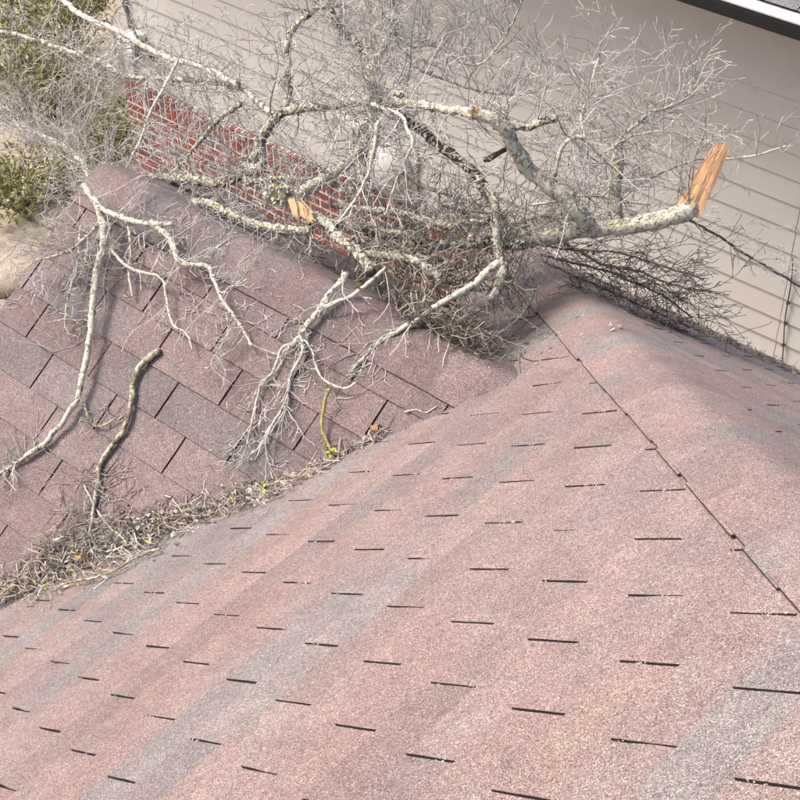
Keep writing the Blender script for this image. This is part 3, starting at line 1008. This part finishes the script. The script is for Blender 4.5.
branch('pale upright limb with forked lower end above the roof junction', [(488, 190), (494, 205), (495, 225), (497, 250), (501, 270), (497, 285), (489, 300)], 'y', 70, 60, 8, 8, 'bark_pale', 'twig_mid', [(16, 8, 2, 0.11, None)], 16, 120)
branch('long pale branch reaching down left over the ridge from the roof junction', [(498, 262), (482, 278), (465, 289), (450, 297), (430, 309), (413, 322), (390, 343), (371, 363), (354, 383)], 'y', 60, 43, 8, 3.2, 'bark_pale', 'twig_pale', [(12, 7, 2, 0.10, DN), (5, 10, 1, 0.11, DN)], 17, 40)
branch('mottled limb along the siding left of the upright trunk', [(402, 96), (376, 101), (346, 105), (315, 106), (290, 110), (274, 118), (263, 136), (255, 155), (241, 171)], 'y', 72, 62, 9, 10, 'bark', 'twig_pale', [(28, 10, 2, 0.12, None), (8, 13, 2, 0.12, UP)], 18, 260)
branch('moss shaggy limb lying level above the ridge at the left', [(262, 168), (241, 173), (217, 181), (187, 178), (150, 178), (118, 182), (92, 188)], 'y', 62, 58, 11, 10, 'bark', 'twig_pale', [(60, 6, 2, 0.09, None), (16, 10, 2, 0.10, LF)], 19, 420)
branch('pale upright limb thick with white twigs rising to the top edge', [(370, 160), (376, 130), (376, 101), (373, 68), (383, 47), (389, 20), (394, -14)], 'y', 66, 84, 7, 7, 'bark_pale', 'twig_pale', [(44, 9, 2, 0.09, None), (20, 12, 2, 0.10, UP)], 20, 160)
branch('dark short limb crossing the top edge left of the upright trunk', [(320, -14), (332, 17), (346, 36), (360, 52), (372, 66)], 'y', 84, 76, 7, 6, 'bark_dark', 'twig_pale', [(14, 9, 2, 0.10, None)], 21, 60)
branch('yellowish curved branch beneath the top edge above the meter box', [(284, 108), (289, 91), (288, 61), (291, 38), (303, 22), (322, 7), (345, 6)], 'y', 70, 82, 7, 5, 'bark', 'twig_pale', [(26, 10, 2, 0.11, None)], 22, 90)
branch('pale branch slanting from the top left corner across the siding', [(52, -6), (80, 11), (101, 22), (124, 34), (145, 47), (175, 61), (209, 71), (238, 84)], 'y', 92, 72, 5, 6, 'bark_pale', 'twig_pale', [(26, 10, 2, 0.11, None)], 23, 40)
branch('thin dark shoot leaning from the top edge onto the slanting branch', [(119, -8), (126, 10), (133, 26), (147, 50), (160, 64)], 'y', 90, 80, 3.5, 3, 'bark_dark', 'twig_pale', [(6, 8, 2, 0.09, None)], 24)
branch('green stained wavy branch stretching from the left edge over the brick', [(-10, 31), (34, 40), (81, 56), (105, 61), (125, 74), (148, 77), (182, 78), (216, 81), (243, 88), (258, 100), (274, 116)], 'y', 92, 68, 4, 6.5, 'bark', 'twig_pale', [(44, 11, 2, 0.11, None), (16, 12, 2, 0.10, LF)], 25, 60)
branch('pale branch fanning into the shrubs at the left edge', [(92, 190), (86, 170), (70, 150), (52, 140), (25, 128), (-12, 122)], 'y', 60, 86, 6, 3, 'bark_pale', 'twig_pale', [(44, 11, 2, 0.10, LF), (24, 12, 2, 0.10, UP)], 26)
branch('grey branch slanting up past the brick corner', [(96, 206), (130, 160), (150, 112), (165, 86), (178, 60)], 'y', 58, 76, 3, 3, 'bark_pale', 'twig_pale', [(20, 9, 2, 0.09, None)], 27)
branch('yellow green branch crossing in front of the brick', [(150, 182), (175, 172), (200, 142), (222, 118), (240, 104)], 'y', 62, 66, 4, 6, 'moss_bark', 'twig_pale', [(26, 8, 2, 0.09, None)], 28, 60)
tan_limb, TC, TR = branch('tan barked limb with torn end in front of the brick', [(372, 132), (365, 143), (347, 164), (326, 179), (308, 191), (293, 201)], 'y', 70, 57, 8, 12, 'bark_pale', 'twig_pale', [(18, 9, 2, 0.11, None)], 29, 200, sides=14)
branch('dark limb dropping from the torn wood to the ridge', [(314, 216), (325, 226), (332, 234), (350, 248), (364, 260), (371, 273)], 'y', 57, 52, 10, 11, 'bark', 'twig_mid', [(10, 7, 2, 0.10, None)], 30, 140, sides=14)
branch('lichened limb resting along the ridge below the brick', [(196, 203), (212, 208), (237, 217), (262, 225), (284, 228), (312, 228)], 'y', 53, 55, 8, 10, 'bark', 'twig_pale', [(26, 6, 2, 0.09, None)], 31, 300)
branch('slim grey limb level with the brick top', [(244, 181), (262, 179), (282, 178), (300, 180), (330, 184), (352, 190)], 'y', 60, 64, 6, 5, 'bark', 'twig_pale', [(18, 8, 2, 0.10, None)], 32, 120)
branch('mossy limb buried in the tangle above the roof junction', [(335, 224), (358, 228), (380, 230), (410, 235), (430, 243), (470, 244), (492, 240), (525, 246)], 'y', 60, 68, 9, 9, 'bark_dark', 'twig_mid', [(36, 6, 2, 0.08, None), (8, 8, 2, 0.09, DN)], 33, 260)
branch('short mossy limb under the tangle nearest the ridge', [(366, 255), (389, 258), (410, 262), (428, 268), (440, 278)], 'y', 55, 56, 8, 7, 'moss_bark', 'twig_mid', [(28, 6, 2, 0.09, None)], 34, 120)
branch('fine white branch spraying up right of the upright trunk', [(392, 28), (402, 40), (415, 47), (440, 46), (462, 60), (482, 62), (498, 46), (512, 24), (524, -6)], 'y', 80, 86, 4, 2.4, 'twig_pale', 'twig_pale', [(26, 9, 2, 0.09, UP)], 35)
branch('white branch bending across the siding below the trunk fork', [(372, 104), (400, 114), (407, 128), (412, 146), (398, 180), (385, 215)], 'y', 66, 58, 4, 3, 'twig_pale', 'twig_pale', [(16, 8, 2, 0.09, None)], 36)
branch('white forked branch hanging in front of the tan limb', [(378, 120), (374, 150), (366, 178), (352, 205), (338, 222)], 'y', 60, 52, 4.5, 2.5, 'twig_pale', 'twig_pale', [(10, 7, 2, 0.09, None)], 37)
branch('upper right branch with a thick crooked tip', [(611, 150), (624, 135), (648, 115), (664, 110), (678, 105), (690, 93), (694, 74)], 'y', 86, 96, 4, 4, 'bark_pale', 'twig_pale', [(20, 7, 2, 0.09, UP), (8, 9, 2, 0.09, RT)], 38, 30)
branch('thin branch passing behind the splintered break towards the right', [(650, 178), (665, 172), (699, 160), (732, 159), (759, 155), (786, 146)], 'y', 90, 96, 3.2, 1.8, 'twig_pale', 'twig_pale', [(14, 5, 1, 0.07, None)], 39)
branch('thin curved branch from the stub to the tip of the break', [(605, 152), (631, 137), (665, 131), (692, 138), (712, 147)], 'y', 86, 90, 3, 1.8, 'twig_pale', 'twig_pale', [(16, 6, 2, 0.08, None)], 40)
branch('forked thin branch below the break reaching the right edge', [(672, 216), (685, 219), (712, 233), (739, 250), (773, 270), (808, 290)], 'y', 84, 98, 3, 2.2, 'twig_dark', 'twig_pale', [(16, 7, 2, 0.08, RT)], 41)
branch('arched pale branch left of the upright stub', [(555, 176), (559, 155), (566, 142), (581, 138), (597, 152), (613, 168)], 'y', 78, 82, 4.5, 4, 'twig_pale', 'twig_pale', [(14, 8, 2, 0.10, None)], 42)
branch('bushy spray of white twigs rising in the middle of the siding', [(585, 142), (582, 118), (588, 95), (592, 76), (600, 56)], 'y', 84, 92, 4, 2, 'twig_pale', 'twig_pale', [(34, 9, 2, 0.09, None)], 43)
for i, (sp, lab) in enumerate([
    ([(545, 246), (580, 250), (615, 252), (650, 262), (680, 272), (704, 280)], 'uppermost shade darkened brown branch of the fan under the thick limb'),
    ([(540, 254), (570, 262), (605, 270), (640, 285), (668, 300), (692, 318)], 'middle shade darkened brown branch of the fan under the thick limb'),
    ([(545, 262), (575, 276), (610, 292), (640, 305), (668, 318), (690, 328)], 'lowest shade darkened brown branch of the fan resting on the rear slope'),
    ([(560, 240), (600, 262), (640, 272), (672, 285), (712, 292)], 'shade darkened brown branch crossing the fan under the thick limb')]):
    branch(lab, sp, 'y', 78, 84, 2.6, 1.6, 'twig_dark', 'twig_dark', [(15, 8, 2, 0.06, (0.6, 0.3, -0.1)), (5, 6, 2, 0.06, None)], 50+i)
branch('tangle of grey twigs between the arched limbs and the roof junction', [(440, 205), (470, 215), (505, 225), (540, 215), (565, 225)], 'y', 80, 86, 3, 3, 'twig_mid', 'twig_mid', [(52, 8, 2, 0.085, None), (14, 8, 2, 0.09, DN)], 60)
branch('grey twig tangle under the dark limb right of the meter box', [(400, 170), (420, 185), (450, 195), (470, 200)], 'y', 78, 82, 3, 3, 'twig_mid', 'twig_mid', [(22, 7, 2, 0.085, None)], 61)
branch('rusty brown stub jutting left from the pale crooked limb', [(507, 149), (496, 154), (484, 160)], 'y', 70.5, 68.5, 5, 6, 'bark_dark', 'twig_mid', [], 62)
branch('snarl of pale twigs over the brick right of the torn wood', [(345, 205), (375, 215), (405, 222), (440, 232), (465, 240)], 'y', 66, 74, 3, 3, 'twig_pale', 'twig_mid', [(36, 7, 2, 0.085, None), (8, 9, 2, 0.09, UP)], 63)
branch('mesh of cream twigs between the stub and the arched branch', [(530, 205), (560, 200), (590, 195), (620, 200), (650, 205)], 'y', 78, 84, 3, 2.5, 'twig_pale', 'twig_pale', [(26, 7, 2, 0.09, None)], 64)
branch('spray of fine white twigs across the top edge in the middle', [(420, 70), (450, 82), (480, 92), (510, 96), (545, 90)], 'y', 80, 88, 3, 2, 'twig_pale', 'twig_pale', [(24, 8, 2, 0.09, UP)], 65)
branch('dark snarl of mossy twigs heaped against the ridge in front of the brick', [(352, 238), (378, 246), (402, 252), (428, 258), (452, 268)], 'y', 58, 62, 4, 4, 'bark_dark', 'litter_dark', [(60, 5.5, 2, 0.085, None)], 67, 60)
branch('dark knot of twigs filling the roof junction under the upright limb', [(430, 276), (452, 284), (474, 290), (494, 288), (515, 280)], 'y', 58, 64, 4, 4, 'bark_dark', 'litter_dark', [(70, 5.5, 2, 0.085, None)], 68, 60)
branch('grey lichened limb crossing the brick towards the upright limb', [(330, 205), (360, 212), (395, 214), (425, 222), (458, 226), (488, 222)], 'y', 62, 67, 6, 7, 'bark', 'twig_mid', [(30, 6, 2, 0.085, None)], 69, 160)
# ---- on the wing slope
branch('white branch curving over the top of the wing slope', [(84, 184), (88, 192), (99, 207), (114, 215), (129, 220), (150, 223), (172, 224)], 'l', 4.5, 3.5, 7, 5, 'bark_pale', 'twig_pale', [(20, 7, 2, 0.09, None), (8, 9, 2, 0.09, DN)], 70, 30)
branch('long pale branch hanging down the wing slope at the left', [(99, 208), (103, 240), (96, 270), (90, 312), (88, 342), (81, 378), (77, 397), (65, 417), (45, 442), (25, 457)], 'l', 4.0, 0.8, 7.5, 5, 'bark_pale', 'twig_pale', [(22, 7, 2, 0.08, LF)], 71, 60, along=(0.0, 0.45))
branch('splayed white twig tip at the lower left of the wing slope', [(30, 455), (22, 459), (12, 466), (-4, 476)], 'l', 0.9, 0.8, 3.5, 2, 'twig_pale', 'twig_pale', [(30, 4.5, 1, 0.08, None)], 72)
branch('twiggy branch spreading left over the gable edge', [(99, 222), (84, 238), (68, 250), (50, 256), (36, 260)], 'l', 4.0, 4.0, 4, 2, 'twig_pale', 'twig_pale', [(22, 8, 2, 0.08, (-0.5, -0.4, -0.2))], 73)
branch('pale crooked branch with dense white spray across the wing slope', [(150, 222), (156, 226), (168, 237), (180, 260), (204, 264), (213, 276), (222, 300), (238, 324), (252, 346)], 'l', 3.5, 1.5, 7, 2.4, 'bark_pale', 'twig_pale', [(50, 6.5, 2, 0.09, None)], 74, 30)
branch('slim branch drooping over the middle of the wing slope', [(104, 240), (108, 245), (120, 261), (135, 270), (162, 279), (165, 300), (172, 324), (185, 333), (192, 350)], 'l', 3.0, 1.2, 4, 1.8, 'bark_pale', 'twig_pale', [(26, 5.5, 2, 0.08, None)], 75)
branch('vertical white twig hanging beside the long pale branch', [(80, 226), (78, 262), (70, 290), (66, 318), (64, 332)], 'l', 3.0, 1.0, 3.5, 1.8, 'twig_pale', 'twig_pale', [(22, 5, 2, 0.075, None)], 76)
branch('short white twig hanging straight down near the top of the wing slope', [(128, 221), (131, 250), (129, 270), (132, 297)], 'l', 3.0, 1.2, 3.2, 2.2, 'twig_pale', 'twig_pale', [(4, 4, 1, 0.07, None)], 77)
branch('mossy green loose stick lying on the wing slope', [(160, 350), (152, 357), (138, 370), (133, 388), (132, 400), (124, 430), (108, 451), (97, 472)], 'l', 0.75, 0.75, 7, 4.5, 'moss_bark', 'moss_bark', [(16, 0.9, 0, 0.08, None)], 78, 0, name='loose_stick', group='loose sticks on the roof', cat='stick')
branch('brushy grey branch end below the mossy stick', [(99, 468), (97, 486), (94, 505), (91, 525), (84, 548)], 'l', 0.9, 0.9, 5, 2.5, 'twig_mid', 'twig_mid', [(46, 6, 2, 0.08, None)], 79)
branch('small curled twig with moss tuft left of the mossy stick', [(84, 402), (88, 412), (90, 421), (97, 425), (108, 423), (122, 414)], 'l', 0.7, 0.8, 3, 2, 'moss_bark', 'twig_mid', [(22, 2.5, 1, 0.07, None)], 80, name='loose_twig', group='loose sticks on the roof', cat='twig')
branch('pale broken forked stick leaning across the ridge', [(345, 272), (342, 280), (335, 287), (320, 307), (302, 332), (291, 346)], 'l', 2.6, 1.0, 7.5, 5, 'bark_pale', 'twig_pale', [(5, 5, 2, 0.08, None)], 81, 30, name='loose_stick', group='loose sticks on the roof', cat='stick')
branch('grey side fork joining the pale forked stick on the ridge', [(386, 268), (375, 277), (355, 292), (338, 301), (324, 307)], 'l', 3.4, 1.8, 4, 4, 'twig_pale', 'twig_pale', [(8, 6, 2, 0.08, DN)], 82)
branch('white twig fan spreading below the pale forked stick', [(302, 334), (303, 352), (295, 366), (288, 380), (283, 405), (270, 428), (256, 452)], 'l', 1.2, 0.8, 4, 2, 'twig_pale', 'twig_pale', [(34, 6, 2, 0.08, (0, -0.4, -0.4))], 83)
branch('pale twig loop on the left of the white twig fan', [(300, 340), (284, 346), (279, 356), (272, 372), (262, 382), (256, 404), (250, 430)], 'l', 1.2, 0.8, 3.4, 1.8, 'twig_pale', 'twig_pale', [(26, 5, 2, 0.075, (0, -0.4, -0.4))], 84)
branch('thin white twig arc linking the ridge branch and the twig fan', [(356, 382), (345, 388), (330, 384), (318, 372), (312, 352), (304, 340)], 'l', 1.4, 1.2, 2.6, 2.2, 'twig_pale', 'twig_pale', [(12, 5, 2, 0.07, None)], 85)
branch('bright yellow green mossy twig standing in the valley', [(330, 389), (325, 402), (322, 414), (322, 428), (326, 440), (331, 452)], 'l', 2.2, 0.6, 3.4, 3.6, 'yellow_twig', 'yellow_twig', [(14, 1.2, 0, 0.09, None)], 86, 0, name='mossy_twig', group='loose sticks on the roof', cat='twig')
branch('straw yellow stick along the lower edge of the valley litter', [(160, 548), (140, 556), (118, 568), (95, 578), (70, 584), (40, 592), (22, 600)], 'm', 1.0, 0.6, 3.0, 1.8, 'moss_bark', 'twig_pale', [(8, 4, 1, 0.07, None)], 87, name='loose_stick', group='loose sticks on the roof', cat='stick')
branch('bleached forked stick in the widest part of the valley litter', [(93, 529), (106, 536), (124, 541), (112, 550), (97, 566)], 'm', 2.2, 1.2, 2.2, 1.5, 'twig_pale', 'twig_pale', [(8, 4, 1, 0.07, None)], 88, name='loose_stick', group='loose sticks on the roof', cat='stick')
branch('small pale twig lying where the wing ridge meets the main slope', [(405, 422), (416, 418), (427, 415), (437, 410)], 'm', 0.5, 0.5, 1.8, 1.2, 'twig_pale', 'twig_pale', [], 89, name='loose_twig', group='loose sticks on the roof', cat='twig')
branch('curved pale twig lying on the main slope near the hip', [(532, 292), (529, 300), (524, 310), (512, 322), (500, 331), (482, 337)], 'm', 2.5, 0.8, 4, 2, 'bark_pale', 'twig_pale', [(5, 4, 1, 0.07, None)], 90, name='loose_twig', group='loose sticks on the roof', cat='twig')

# ---- fresh broken wood
def splinter(parent, base, tip, wpx, seed, name='splintered_end', flat=0.55, jag=0.22, look=None):
    """a torn wedge of pale wood: a flat streaky face with jagged fibres and a thin bark back"""
    r = random.Random(seed)
    base = np.array(base); tip = np.array(tip)
    ax = tip-base; L = np.linalg.norm(ax); ax /= L
    toc = CAM-(base+tip)/2 if look is None else np.array(look, float)
    toc = toc - ax*(toc@ax); toc /= np.linalg.norm(toc)
    sd = np.cross(ax, toc)
    w = wpx*0.5*PXIN(base)
    nu, nl = 15, 16
    V = []; UVc = []
    ends = [1.0 - 0.20*abs((j/(nu-1))*2-1.15)**2 - jag*r.random()**2 for j in range(nu)]
    off = [r.uniform(-0.035, 0.035) for _ in range(nu)]
    for side in (0, 1):
        for i in range(nl+1):
            for j in range(nu):
                x = j/(nu-1)*2-1
                tt = i/nl*ends[j]
                wd = w*(1.0-0.42*tt**1.6)
                bow = toc*(0.20*math.sin(math.pi*tt))*L*0.18
                if side == 0:
                    h = wd*(0.15*(1-tt)+off[j]*0.9 + 0.05*math.sin(5*tt+j))
                else:
                    h = -wd*(math.sqrt(max(0, 1-x*x))*(0.85-0.62*tt)+0.05)
                V.append((base+ax*tt*L+sd*x*wd+toc*h-bow)*IN)
                UVc.append(((x+1)/2, tt))
    F = []
    st = (nl+1)*nu
    for i in range(nl):
        for j in range(nu-1):
            a = i*nu+j
            F.append((a, a+1, a+nu+1, a+nu)); F.append((st+a, st+a+nu, st+a+nu+1, st+a+1))
    for i in range(nl):
        a = i*nu; F.append((a, a+nu, st+a+nu, st+a)); a += nu-1; F.append((a, st+a, st+a+nu, a+nu))
    for j in range(nu-1):
        a = nl*nu+j; F.append((a, a+1, st+a+1, st+a))
    org = W(*base)
    me = mesh_of(name, [Vector(v)+Vector((0, 0, GZ*IN))-org for v in V], F)
    me.materials.append(M['wood']); me.materials.append(M['bark'])
    uvl = me.uv_layers.new(name='UVMap')
    for p in me.polygons:
        if sum(1 for q in p.vertices if q >= st) == 4: p.material_index = 1
        for li in p.loop_indices:
            uvl.data[li].uv = UVc[me.loops[li].vertex_index]
    o = link(name, me, parent)
    o.location = org
    return o
splinter(main_limb, aty(687, 213, 80.9), aty(726, 139, 86), 25, 4, jag=0.10)
ng = Geo(); nr = np.random.default_rng(5)
for _ in range(16):
    a = nr.random()
    b0 = aty(688+a*34+nr.normal()*5, 206-a*62+nr.normal()*4, 81+a*5-0.9)
    d = (aty(726, 139, 89)-aty(688, 214, 84)); d /= np.linalg.norm(d)
    d = d + nr.normal(size=3)*0.10
    L = nr.uniform(0.5, 1.9)
    ng.tube([b0, b0+d*L*0.5+nr.normal(size=3)*0.05, b0+d*L], [0.10, 0.07, 0.01], 4, cap=False)
o = ng.build('splinters', main_limb, M['split_fibre'], None, False)
o['kind'] = 'stuff'
splinter(tan_limb, aty(296, 203, 56.5), aty(316, 222, 54.5), 13, 5, name='torn_wood', jag=0.3)
splinter(tan_limb, aty(291, 199, 56.0), aty(297, 219, 54.0), 7, 6, name='torn_wood', jag=0.4)
# orange lichen knot and fungus-white patch
def tuft(name, p, rad, count, mat, label, cat, seed, size=0.5, flat=0.6, group=None):
    rg = np.random.default_rng(seed); g = Geo()
    for _ in range(count):
        d = rg.normal(size=3); d /= np.linalg.norm(d)
        if d[2] < 0: d[2] *= 0.3
        c = np.array(p) + d*rad*rg.random()**0.5*np.array([1, 1, flat])
        a = rg.normal(size=3); a /= np.linalg.norm(a); b = np.cross(a, rg.normal(size=3)); b /= np.linalg.norm(b); n = np.cross(a, b)
        s = size*rg.uniform(0.4, 1.2); k = len(g.v)
        for j in range(5):
            th = j*2*math.pi/5
            g.v.append((c+(a*math.cos(th)+b*math.sin(th))*s*rg.uniform(0.5, 1.1)+n*s*rg.uniform(-0.4, 0.4)).tolist())
        g.v.append((c+n*s*0.2).tolist())
        for j in range(5): g.f.append((k+5, k+j, k+(j+1) % 5))
    o = g.build(name, None, mat, W(*p), False)
    return props(o, label, cat, group)
tuft('lichen_clump', aty(474, 112, 66.6), 0.55, 90, M['dead_leaf'], 'orange lichen knot at the top of the pale crooked limb', 'lichen', 1, 0.17, 1.0)
tuft('lichen_clump', aty(279, 197, 56), 1.9, 140, M['lichen'], 'white lichen mass at the torn end of the tan limb', 'lichen', 2, 0.5, 0.9)
tuft('lichen_clump', atl(268, 489, 0.8), 1.5, 70, M['yellow_lichen'], 'largest yellow green lichen tuft on the valley litter', 'lichen', 3, 0.45, 0.5)
tuft('lichen_clump', atl(236, 505, 0.8), 0.8, 40, M['yellow_lichen'], 'small yellow green lichen tuft at the left of the two yellow tufts', 'lichen', 4, 0.35, 0.5)
tuft('lichen_clump', atl(251, 514, 0.9), 0.5, 24, M['yellow_lichen'], 'tiny yellow lichen tuft below the largest tuft', 'lichen', 5, 0.3, 0.5)
tuft('lichen_clump', atl(331, 453, 0.8), 0.75, 40, M['yellow_lichen'], 'yellow lichen tuft at the foot of the bright mossy twig', 'lichen', 6, 0.35, 0.8)
tuft('dead_leaf', atl(376, 428, 0.7), 0.8, 5, M['dead_leaf'], 'orange dead leaf at the upper end of the valley litter', 'leaf', 7, 0.8, 0.4)
tuft('dead_leaf', atl(80, 556, 2.2), 0.8, 7, M['dead_leaf'], 'rusty dead leaf deep in the widest valley litter', 'leaf', 8, 0.45, 0.4)
tuft('dead_leaf', atm(524, 304, 1.0), 0.9, 8, M['dead_leaf'], 'orange dead leaf caught on the hip under the pale twig', 'leaf', 9, 0.4, 0.5)
tuft('dead_leaf', aty(362, 287, 47), 0.9, 8, M['dead_leaf'], 'rust coloured leaf on the ridge under the tangle', 'leaf', 10, 0.4, 0.5)

# ---- litter: short twigs, needles and leaf bits, piled in the valley and at the junction
def litter(name, label, centre_fn, count, mat, seed, lmin=0.6, lmax=3.5, leaf=0.2, rr=(0.03, 0.085)):
    rg = np.random.default_rng(seed); g = Geo()
    c0 = None
    for _ in range(count):
        p, hp = centre_fn(rg)
        z = roof_z(p[0], p[1]) + 0.36
        p = np.array([p[0], p[1], z + hp*rg.random()])
        if c0 is None: c0 = p.copy()
        d = rg.normal(size=3)*np.array([1, 1, 0.35]) + (np.array([0.3, 0.3, 0]) if rg.random() < 0.3 else 0); d /= np.linalg.norm(d)
        if rg.random() < leaf:
            L = rg.uniform(0.3, 1.1); b = np.cross(d, rg.normal(size=3)); b /= np.linalg.norm(b); n = np.cross(d, b)
            k = len(g.v); w = L*rg.uniform(0.18, 0.4)
            for q in (p-d*L*0.5, p+b*w+n*0.1*L, p+d*L*0.5, p-b*w+n*0.1*L): g.v.append(settle(q.copy(), 0.02).tolist())
            g.f.append((k, k+1, k+2)); g.f.append((k, k+2, k+3))
        else:
            L = rg.uniform(lmin, lmax)*rg.random()**0.6
            pts = [settle(p + d*L*(s-0.5) + rg.normal(size=3)*0.09*L, 0.04) for s in np.linspace(0, 1, 4)]
            r = rg.uniform(*rr)
            g.tube(pts, [r, r*0.9, r*0.8, r*0.5], 3, cap=False)
    o = g.build(name, None, mat, W(*c0), False)
    return props(o, label, 'litter', kind='stuff')

VP = [(-8, 596, 15), (30, 582, 24), (60, 566, 34), (95, 552, 34), (130, 538, 28), (165, 526, 22), (200, 514, 18), (235, 504, 16), (268, 493, 14), (300, 477, 9), (330, 462, 5), (360, 446, 4), (388, 430, 4)]
def valley_fn(rg):
    while True:
        i = rg.integers(0, len(VP)-1); s = rg.random()
        a, b = VP[i], VP[i+1]
        wd = a[2]+(b[2]-a[2])*s
        if rg.random() < wd/30: break
    px = a[0]+(b[0]-a[0])*s + rg.normal()*wd*0.25
    py = a[1]+(b[1]-a[1])*s + rg.normal()*wd*0.42
    p = atl(px, py, 0.3)
    q = atm(px, py, 0.3)
    if T*p[0] > DL+T*p[1]: p = q
    return p, 0.035*wd
litter('valley_litter', 'grey brown twig and leaf litter packed along the roof valley', valley_fn, 2300, M['litter'], 300, 0.6, 5.0, 0.30, (0.025, 0.09))
litter('valley_lichen_bits', 'yellow green lichen crumbs sprinkled over the valley litter', valley_fn, 40, M['yellow_lichen'], 305, 0.3, 0.8, 0.85)
def junction_fn(rg):
    px = 448+rg.normal()*27; py = 298+0.22*(px-448)+rg.normal()*15
    p = atl(px, py, 0.3)
    if T*p[0] > DL+T*p[1]: p = atm(px, py, 0.3)
    return (p if p[1] < YR else aty(px, py, YR+rg.uniform(0, 8))), 3.0
litter('junction_litter', 'dark twig litter heaped where the ridge runs into the main slope', junction_fn, 900, M['litter_dark'], 301, 1.0, 6.0, 0.10, (0.03, 0.11))
def rear_fn(rg):
    s = rg.random()
    x, y = -64+s*36+rg.normal()*1.6, 91+s*9+rg.normal()*3.0*(1-s*0.6)
    return np.array([x, y, 0]), 1.5*(1-s)
litter('rear_litter', 'dark twig litter trailing along the rear slope towards the siding', rear_fn, 420, M['litter_dark'], 302, 0.8, 4.0, 0.08)
def scatter_fn(rg):
    px = rg.uniform(440, 620); py = rg.uniform(285, 360)
    return atm(px, py, 0.2), 0.0
litter('roof_crumbs', 'pale leaf crumbs scattered on the hip beside the tangle', scatter_fn, 60, M['litter'], 303, 0.3, 1.0, 0.6)

# granules bridging some of the shingle cutouts
def granules():
    rg = np.random.default_rng(77); g = Geo()
    for n in range(-36, 14):
        for m in range(-14, 8):
            y = main_slot(n) + 12*m
            u = n*EXP
            for _ in range(rg.integers(0, 3)):
                uu = u + rg.uniform(0.3, 4.9)
                x = uu*CP
                if x+y > KH-7 or x-y < KV+3: continue
                base = np.array([x, y+rg.normal()*0.04, T*x]) + MAIN['n']*0.18
                big = rg.random() < 0.03
                for _ in range(rg.integers(4, 12)):
                    c = base + MAIN['u']*rg.normal()*0.25 + MAIN['v']*rg.normal()*0.06 + MAIN['n']*rg.uniform(-0.06, 0.10)
                    s = rg.uniform(0.035, 0.085)*(1.7 if big else 1)
                    k = len(g.v)
                    for d in ((1, 0, 0), (-1, 0, 0), (0, 1, 0), (0, -1, 0), (0, 0, 1), (0, 0, -1)):
                        g.v.append((c+np.array(d)*s*rg.uniform(0.7, 1.2)).tolist())
                    for a, b, e in ((0, 2, 4), (2, 1, 4), (1, 3, 4), (3, 0, 4), (2, 0, 5), (1, 2, 5), (3, 1, 5), (0, 3, 5)):
                        g.f.append((k+a, k+b, k+e))
    o = g.build('loose_granules', None, M['granule'], W(0, 0, 0), False)
    props(o, 'loose pale granules lodged in the cutouts of the main slope', 'granules', kind='stuff')
granules()
print('triangles', sum(len(o.data.loop_triangles) or sum(len(p.vertices)-2 for p in o.data.polygons) for o in bpy.data.objects if o.type == 'MESH'))
